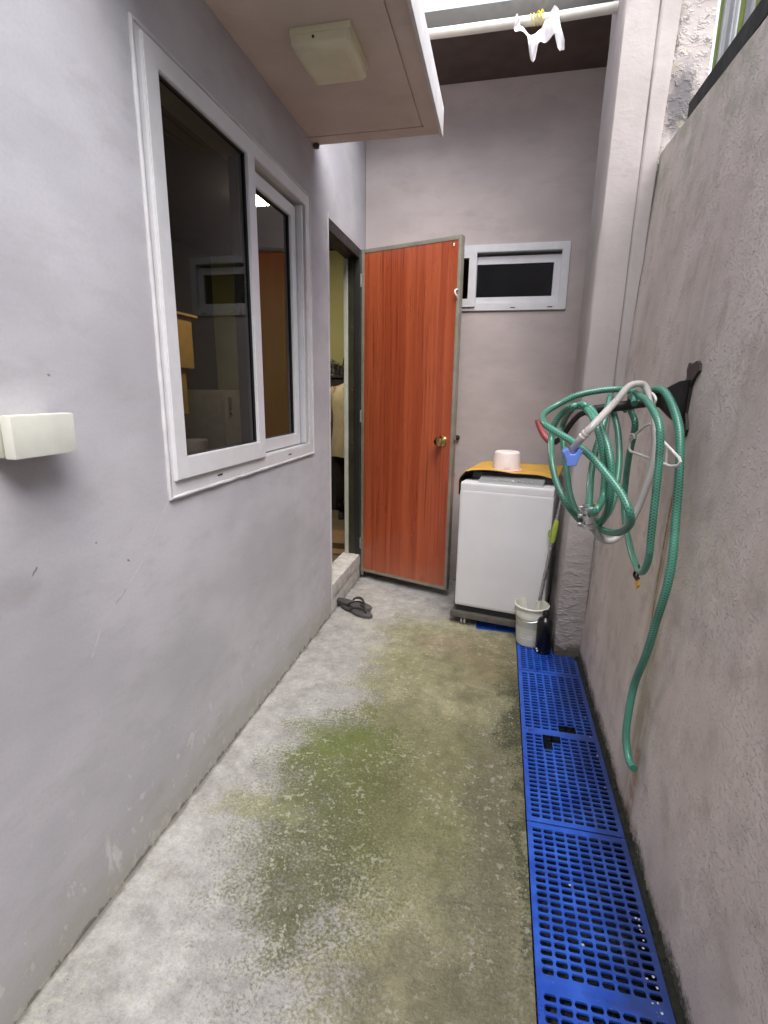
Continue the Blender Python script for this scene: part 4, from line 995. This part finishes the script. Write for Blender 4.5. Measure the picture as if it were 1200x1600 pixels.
H2 = [(0.235, 1.359, 0.96), (0.24, 1.405, 0.995), (0.25, 1.472, 1.045), (0.26, 1.498, 1.1), (0.275, 1.529, 1.15), (0.29, 1.57, 1.207), (0.305, 1.62, 1.240), (0.32, 1.66, 1.211), (0.335, 1.62, 1.146), (0.335, 1.56, 1.072), (0.328, 1.52, 1.019), (0.31, 1.468, 0.951), (0.285, 1.444, 0.916), (0.26, 1.431, 0.917)]
H9 = [(0.36, 1.70, 1.20), (0.385, 1.68, 1.235), (0.41, 1.617, 1.258), (0.42, 1.576, 1.263), (0.43, 1.537, 1.248), (0.44, 1.481, 1.203), (0.445, 1.438, 1.149), (0.445, 1.401, 1.056), (0.445, 1.382, 0.959), (0.44, 1.346, 0.863), (0.435, 1.337, 0.781), (0.43, 1.362, 0.673), (0.425, 1.384, 0.569), (0.42, 1.429, 0.454), (0.415, 1.432, 0.358), (0.415, 1.423, 0.28), (0.42, 1.388, 0.233), (0.425, 1.35, 0.233)]
hs_ = tag(empty('garden_hose', (0.30, 1.60, 1.235)), 'green braided garden hose looped over the black wall hook, one end trailing down', 'hose')
def HS(o): o.parent = hs_; o.matrix_parent_inverse = Matrix.Translation((-0.30, -1.60, -1.235)); return o
eye = Vector((0, 0, 1.25))
def toward(p, f): return tuple(eye+(Vector(p)-eye)*f)
for i in list(range(42, 50))+list(range(58, 63)): H1[i] = toward(H1[i], 1.07)
for i, f in ((24, .98), (25, .96), (26, .94), (27, .95), (28, .96), (29, .98)): H1[i] = toward(H1[i], f)
for nm, pts, r in (('coil', H1, 0.0093), ('inner_coil', H2, 0.0093), ('trailing_end', H9, 0.0107)):
    bm = bmesh.new(); tube(bm, catmull(pts, 7), r, 14); HS(mesh_obj(nm, bm, 'hose', None, True, 60))
# joiner with clamps where the coil meets the grey tube
jc = Vector((0.238, 1.372, 0.942))
bm = bmesh.new(); tube(bm, [jc+Vector((-0.002, 0.004, 0.030)), jc+Vector((0.004, -0.004, -0.034))], 0.0150, 14); HS(mesh_obj('joiner', bm, 'steel', None, True))
for dz in (0.022, 0.0, -0.022):
    bm = bmesh.new(); tube(bm, [jc+Vector((0.018*math.cos(a), 0.018*math.sin(a), dz+0.003*math.cos(a))) for a in [2*math.pi*q/16 for q in range(16)]], 0.0035, 6, closed=True)
    box(bm, jc.x-0.028, jc.x-0.014, jc.y-0.016, jc.y-0.006, jc.z+dz-0.005, jc.z+dz+0.005, 0.001, 1); HS(mesh_obj('clamp', bm, 'steel', None, True, 50))
bm = bmesh.new(); box(bm, jc.x+0.012, jc.x+0.030, jc.y-0.002, jc.y+0.002, jc.z+0.020, jc.z+0.034, 0.001, 1, None); HS(mesh_obj('tape_tab', bm, 'yellow_tape'))
c2 = Vector((0.395, 1.452, 0.776))
bm = bmesh.new(); tube(bm, [c2+Vector((0.004*math.cos(a), 0.020*math.cos(a), 0.018*math.sin(a))) for a in [2*math.pi*q/16 for q in range(16)]], 0.0022, 6, closed=True)
tube(bm, catmull([c2+Vector((0, 0.022, -0.004)), c2+Vector((-0.004, 0.018, -0.018)), c2+Vector((0, 0.0, -0.024)), c2+Vector((0, -0.012, -0.016))], 4), 0.0042, 6); HS(mesh_obj('wire_tie', bm, 'black_iron', None, True))
bm = bmesh.new(); extrude_poly(bm, [(0.022, -0.020), (-0.022, -0.016), (-0.040, -0.026), (-0.014, -0.048), (0.016, -0.040)], lambda y, z: (c2.x-0.001, c2.y+y, c2.z+z), lambda y, z: (c2.x+0.001+0.004*y/0.02, c2.y+y, c2.z+z)); HS(mesh_obj('tape_tab', bm, 'yellow_tape'))

gt = tag(empty('grey_tube', (0.30, 1.50, 1.235)), 'thin pale grey water tube with blue clip, slung over the green hose', 'tube')
def GT(o): o.parent = gt; o.matrix_parent_inverse = Matrix.Translation((-0.30, -1.50, -1.235)); return o
G = [(0.185, 1.374, 1.114), (0.205, 1.384, 1.142), (0.24, 1.42, 1.178), (0.3, 1.515, 1.230), (0.335, 1.555, 1.268), (0.36, 1.548, 1.277), (0.380, 1.55, 1.265), (0.395, 1.52, 1.21), (0.398, 1.487, 1.163), (0.40, 1.468, 1.099), (0.392, 1.46, 1.029), (0.37, 1.452, 0.941), (0.345, 1.444, 0.893), (0.318, 1.430, 0.866), (0.29, 1.428, 0.866), (0.262, 1.41, 0.895), (0.245, 1.38, 0.915)]
for i, f in ((0, .97), (1, .94), (2, .92), (3, .95), (4, .985)): G[i] = toward(G[i], f)
bm = bmesh.new(); tube(bm, catmull(G, 7), 0.0092, 12); GT(mesh_obj('tube_run', bm, 'grey_hose', None, True, 60))
bm = bmesh.new()
g1 = Vector(G[1]); gd = (Vector(G[2])-Vector(G[0])).normalized()
for t in (0.0, 0.010): tube(bm, [g1+gd*t, g1+gd*(t+0.004)], 0.0108, 12)
GT(mesh_obj('crimp_ring', bm, 'white_plastic', None, True))
bm = bmesh.new()
extrude_poly(bm, [(-0.024, 0.006), (-0.012, 0.016), (-0.006, 0.002), (0.006, 0.002), (0.012, 0.017), (0.022, 0.010), (0.014, -0.010), (0.010, -0.026), (-0.012, -0.028), (-0.016, -0.010)], lambda x, z: (0.176+x, 1.305, 1.104+z), lambda x, z: (0.176+x, 1.345, 1.104+z))
bmesh.ops.bevel(bm, geom=list(bm.edges), offset=0.0018, segments=1, affect='EDGES'); GT(mesh_obj('clip', bm, 'blue_plastic'))

hg = tag(empty('clothes_hanger', (0.40, 1.55, 1.235)), 'bent white plastic clothes hanger hanging from the black hook arm', 'hanger')
def HG(o): o.parent = hg; o.matrix_parent_inverse = Matrix.Translation((-0.40, -1.55, -1.235)); return o
bm = bmesh.new(); tube(bm, catmull([(0.392, 1.640, 1.225), (0.392, 1.632, 1.248), (0.392, 1.600, 1.258), (0.394, 1.540, 1.252), (0.396, 1.508, 1.238), (0.395, 1.512, 1.226)], 5), 0.0034, 8)
tube(bm, catmull([(0.394, 1.545, 1.250), (0.392, 1.520, 1.225), (0.391, 1.507, 1.192), (0.39, 1.500, 1.176)], 4), 0.0028, 8)
HG(mesh_obj('hook', bm, 'white_plastic', None, True))
bm = bmesh.new(); tube(bm, [Vector(p) for p in ((0.39, 1.498, 1.174), (0.41, 1.45, 1.134), (0.429, 1.368, 1.100), (0.431, 1.360, 1.092), (0.428, 1.366, 1.082), (0.42, 1.390, 1.076), (0.4, 1.474, 1.082), (0.37, 1.591, 1.089), (0.369, 1.608, 1.096), (0.37, 1.613, 1.114), (0.371, 1.605, 1.124), (0.376, 1.580, 1.140), (0.384, 1.53, 1.166))], 0.0038, 8, closed=True)
HG(mesh_obj('triangle', bm, 'white_plastic', None, True, 50))
bm = bmesh.new(); tube(bm, [(0.415, 1.42, 1.120), (0.418, 1.422, 1.078)], 0.003, 8); HG(mesh_obj('brace', bm, 'white_plastic', None, True)); bm = bmesh.new(); tube(bm, catmull([(0.372, 1.60, 1.122), (0.368, 1.612, 1.135), (0.372, 1.585, 1.137), (0.374, 1.580, 1.126)], 4), 0.003, 6); HG(mesh_obj('notch', bm, 'white_plastic', None, True))

# ------------------------------------------------------------------ inside the room
lt = tag(empty('room_lamp', (-1.775, 3.79, 2.60)), 'lit ceiling lamp inside the room, seen through the big window', 'lamp')
child(lt, boxo('housing', 'pale_panel', None, -0.125, 0.125, -0.10, 0.10, -0.030, 0.0, 0.003)); child(lt, boxo('diffuser', 'lit', None, -0.115, 0.115, -0.09, 0.09, -0.042, -0.0305))
cb_ = tag(empty('wall_cabinet', (-2.7, 3.6, 1.40)), 'ochre wooden wall cabinet inside, behind the big window pane', 'cabinet')
def CB(o): o.parent = cb_; o.matrix_parent_inverse = Matrix.Translation((2.7, -3.6, -1.40)); return o
CB(boxo('carcass', 'ochre_wood', None, -3.09, -2.52, 3.10, 3.955, 1.40, 1.80)); CB(boxo('top_board', 'ochre_wood', None, -3.09, -2.47, 3.05, 3.99, 1.801, 1.818))
CB(boxo('cabinet_door', 'ochre_wood', None, -2.519, -2.50, 3.12, 3.94, 1.405, 1.795)); CB(boxo('lower_shelf', 'ochre_wood', None, -3.09, -2.53, 3.10, 3.86, 1.04, 1.399))
rfz = tag(empty('refrigerator', (-2.8, 4.75, 0.05)), 'pale refrigerator dim inside the room, low behind the window', 'refrigerator')
child(rfz, boxo('cabinet', 'pale_panel', None, -0.28, 0.26, -0.35, 0.40, 0.0, 1.18, 0.01)); child(rfz, boxo('fridge_door', 'pale_panel', None, 0.262, 0.30, -0.35, 0.40, 0.02, 1.18, 0.008)); child(rfz, boxo('handle', 'steel', None, 0.30, 0.325, -0.30, -0.27, 0.95, 1.12, 0.004))
sh = tag(empty('shelf_rack', (-1.50, 5.08, 0.05)), 'black kitchen rack behind the person, topped with steel pots', 'rack')
child(sh, boxo('top_board', 'washer_dark', None, -0.35, 0.47, -0.22, 0.22, 1.31, 1.335, 0.004)); child(sh, boxo('back_panel', 'room_dark', None, -0.34, 0.46, 0.17, 0.20, 0.0, 1.309)); child(sh, boxo('drawer_front', 'washer_dark', None, -0.34, 0.46, -0.205, -0.185, 0.02, 1.309))
for dx in (-0.32, 0.41): child(sh, boxo('side_panel', 'room_dark', None, dx, dx+0.03, -0.18, 0.165, 0.0, 1.309))
for q, (dx, dy, r, h) in enumerate(((-0.14, -0.10, 0.065, 0.10), (-0.02, -0.08, 0.060, 0.085), (0.10, 0.02, 0.08, 0.13), (-0.20, 0.08, 0.07, 0.12))):
    lab = ['small steel pot at the left of the black rack', 'shallow steel pot next to the leftmost pot on the rack', 'largest steel pot on the black rack, by the door jamb', 'steel pot at the back corner of the black rack'][q]
    pt = tag(empty('pot', (-1.50+dx, 5.08+dy, 1.3865)), lab, 'pot', 'steel pots on the rack')
    bm = bmesh.new(); lathe(bm, [(0, 0), (r*0.9, 0), (r, 0.01), (r, h), (r*1.05, h+0.003), (r*0.94, h), (r*0.92, 0.012), (0, 0.01)], 22); child(pt, mesh_obj('vessel', bm, 'steel', None, True, 40))
    bm = bmesh.new(); lathe(bm, [(r*1.02, h+0.004), (r*0.6, h+0.022), (0.012, h+0.028), (0.012, h+0.04), (0.016, h+0.045), (0, h+0.05)], 22); child(pt, mesh_obj('lid', bm, 'steel', None, True, 40))
    bm = bmesh.new(); tube(bm, catmull([(-r, 0, h*0.75), (-r-0.03, 0.0, h*0.8), (-r-0.03, 0.02, h*0.8), (-r*0.97, 0.02, h*0.75)], 4), 0.004, 6); child(pt, mesh_obj('handle', bm, 'black_rubber', None, True))
ct = tag(empty('carton', (-1.26, 3.78, 0.05)), 'brown cardboard lying on the room floor just inside the doorway', 'carton')
child(ct, boxo('tray', 'carton', None, -0.22, 0.22, -0.18, 0.18, 0.0, 0.055, 0.003)); child(ct, boxo('flap', 'carton', None, -0.22, 0.22, -0.30, -0.181, 0.002, 0.010))

# person, seen from behind
PXc, PYc = -1.335, 4.60
pe = tag(empty('person', (PXc, PYc, 0.05)), 'person in beige shirt and dark trousers standing inside, back to the doorway', 'person')
def skin_body():
    me = bpy.data.meshes.new('body')
    V = []; Rr = []; E = []
    def v(p, r): V.append(p); Rr.append(r); return len(V)-1
    pelvis = v((0, 0, 0.80), 0.125); waist = v((0, 0.01, 0.95), 0.105); chest = v((0, 0.015, 1.12), 0.125); neck0 = v((0, 0.02, 1.25), 0.055); neck = v((0, 0.035, 1.305), 0.048)
    h1 = v((0, 0.05, 1.37), 0.078); h2 = v((0, 0.05, 1.43), 0.088); h3 = v((0, 0.045, 1.49), 0.060)
    E += [(pelvis, waist), (waist, chest), (chest, neck0), (neck0, neck), (neck, h1), (h1, h2), (h2, h3)]
    for s in (-1, 1):
        hip = v((0.085*s, 0, 0.74), 0.085); knee = v((0.085*s, -0.01, 0.42), 0.056); ank = v((0.085*s, -0.03, 0.085), 0.036); toe = v((0.10*s, 0.10, 0.035), 0.032)
        E += [(pelvis, hip), (hip, knee), (knee, ank), (ank, toe)]
        shd = v((0.165*s, 0.015, 1.19), 0.055); elb = v((0.225*s, 0.03, 0.95), 0.040); wri = v((0.16*s, 0.23, 0.93), 0.028); hand = v((0.13*s, 0.31, 0.95), 0.026)
        E += [(chest, shd), (shd, elb), (elb, wri), (wri, hand)]
        for q in range(5):
            a = -0.9+q*0.38 if q else -1.2
            b0 = v((0.13*s+0.012*(q-2)*s, 0.335, 0.95+0.004*(2-q)), 0.009); ln = (0.030, 0.055, 0.062, 0.058, 0.045)[q]
            b1 = v((0.13*s+0.015*(q-2)*s, 0.335+ln*0.6, 0.948), 0.0085); b2 = v((0.13*s+0.016*(q-2)*s, 0.335+ln*0.85, 0.935), 0.0075)
            E += [(hand, b0), (b0, b1), (b1, b2)]
    me.from_pydata(V, E, []); me.update()
    o = bpy.data.objects.new('body', me); C.objects.link(o)
    m1 = o.modifiers.new('Skin', 'SKIN'); m1.use_smooth_shade = True
    for i, d in enumerate(me.skin_vertices[0].data): d.radius = (Rr[i], Rr[i]); d.use_root = (i == 0)
    m2 = o.modifiers.new('Sub', 'SUBSURF'); m2.levels = 1; m2.render_levels = 1
    me.materials.append(M['skin']); return o
try:
    child(pe, skin_body())
except Exception as ex:
    print('skin body failed', ex)
def loft(sections, seg=24):
    b = bmesh.new(); rings = []
    for (cx, cy, z, rx, ry) in sections:
        rings.append([b.verts.new((cx+rx*math.cos(2*math.pi*k/seg), cy+ry*math.sin(2*math.pi*k/seg)*(1+0.04*math.sin(k*2.1+z*20)), z+0.006*math.sin(k*1.7))) for k in range(seg)])
    for A, B in zip(rings, rings[1:]):
        for k in range(seg): b.faces.new((A[k], A[(k+1) % seg], B[(k+1) % seg], B[k]))
    return b
bm = loft([(0, 0, 0.60, 0.205, 0.150), (0, 0, 0.68, 0.200, 0.148), (0, 0.005, 0.82, 0.188, 0.140), (0, 0.01, 0.95, 0.180, 0.132), (0, 0.012, 1.08, 0.195, 0.140), (0, 0.015, 1.17, 0.200, 0.125), (0, 0.018, 1.225, 0.155, 0.095), (0, 0.022, 1.255, 0.085, 0.075), (0, 0.025, 1.275, 0.066, 0.066)])
for s in (-1, 1):
    tube(bm, catmull([(0.140*s, 0.015, 1.185), (0.195*s, 0.018, 1.13), (0.225*s, 0.025, 1.02), (0.235*s, 0.045, 0.945), (0.21*s, 0.12, 0.925)], 4), [0.072-0.0012*i for i in range(17)], 12, caps=False)
o = mesh_obj('shirt', bm, 'shirt', None, True, 180); child(pe, o)
bm = loft([(0, 0, 0.84, 0.165, 0.122), (0, 0, 0.76, 0.178, 0.132), (0, 0, 0.66, 0.172, 0.125)])
for s in (-1, 1): tube(bm, [(0.085*s, 0, 0.74), (0.087*s, -0.002, 0.58), (0.087*s, -0.008, 0.42), (0.088*s, -0.02, 0.25), (0.088*s, -0.026, 0.09)], [0.098, 0.093, 0.078, 0.068, 0.062], 14)
child(pe, mesh_obj('trousers', bm, 'trousers', None, True, 180))
bm = loft([(0, 0.04, 1.525, 0.02, 0.02), (0, 0.04, 1.515, 0.06, 0.065), (0, 0.038, 1.48, 0.088, 0.098), (0, 0.032, 1.43, 0.097, 0.105), (0, 0.02, 1.37, 0.094, 0.090), (0, 0.005, 1.31, 0.084, 0.062), (0, -0.005, 1.27, 0.070, 0.045)])
child(pe, mesh_obj('hair', bm, 'hair', None, True, 180))
for s in (-1, 1):
    bm = loft([(0.09*s, 0.02, 0.0, 0.044, 0.118), (0.09*s, 0.02, 0.02, 0.046, 0.122), (0.09*s, 0.02, 0.045, 0.042, 0.112), (0.088*s, -0.02, 0.08, 0.038, 0.060)], 20); bm.faces.new([v for v in bm.verts if v.index < 0] or list(bm.verts)[:20])
    child(pe, mesh_obj('shoe', bm, 'black_rubber', None, True, 60))
    child(pe, boxo('shoe_band', 'white_cloth', None, 0.09*s-0.047, 0.09*s+0.047, -0.02, 0.06, 0.022, 0.030))
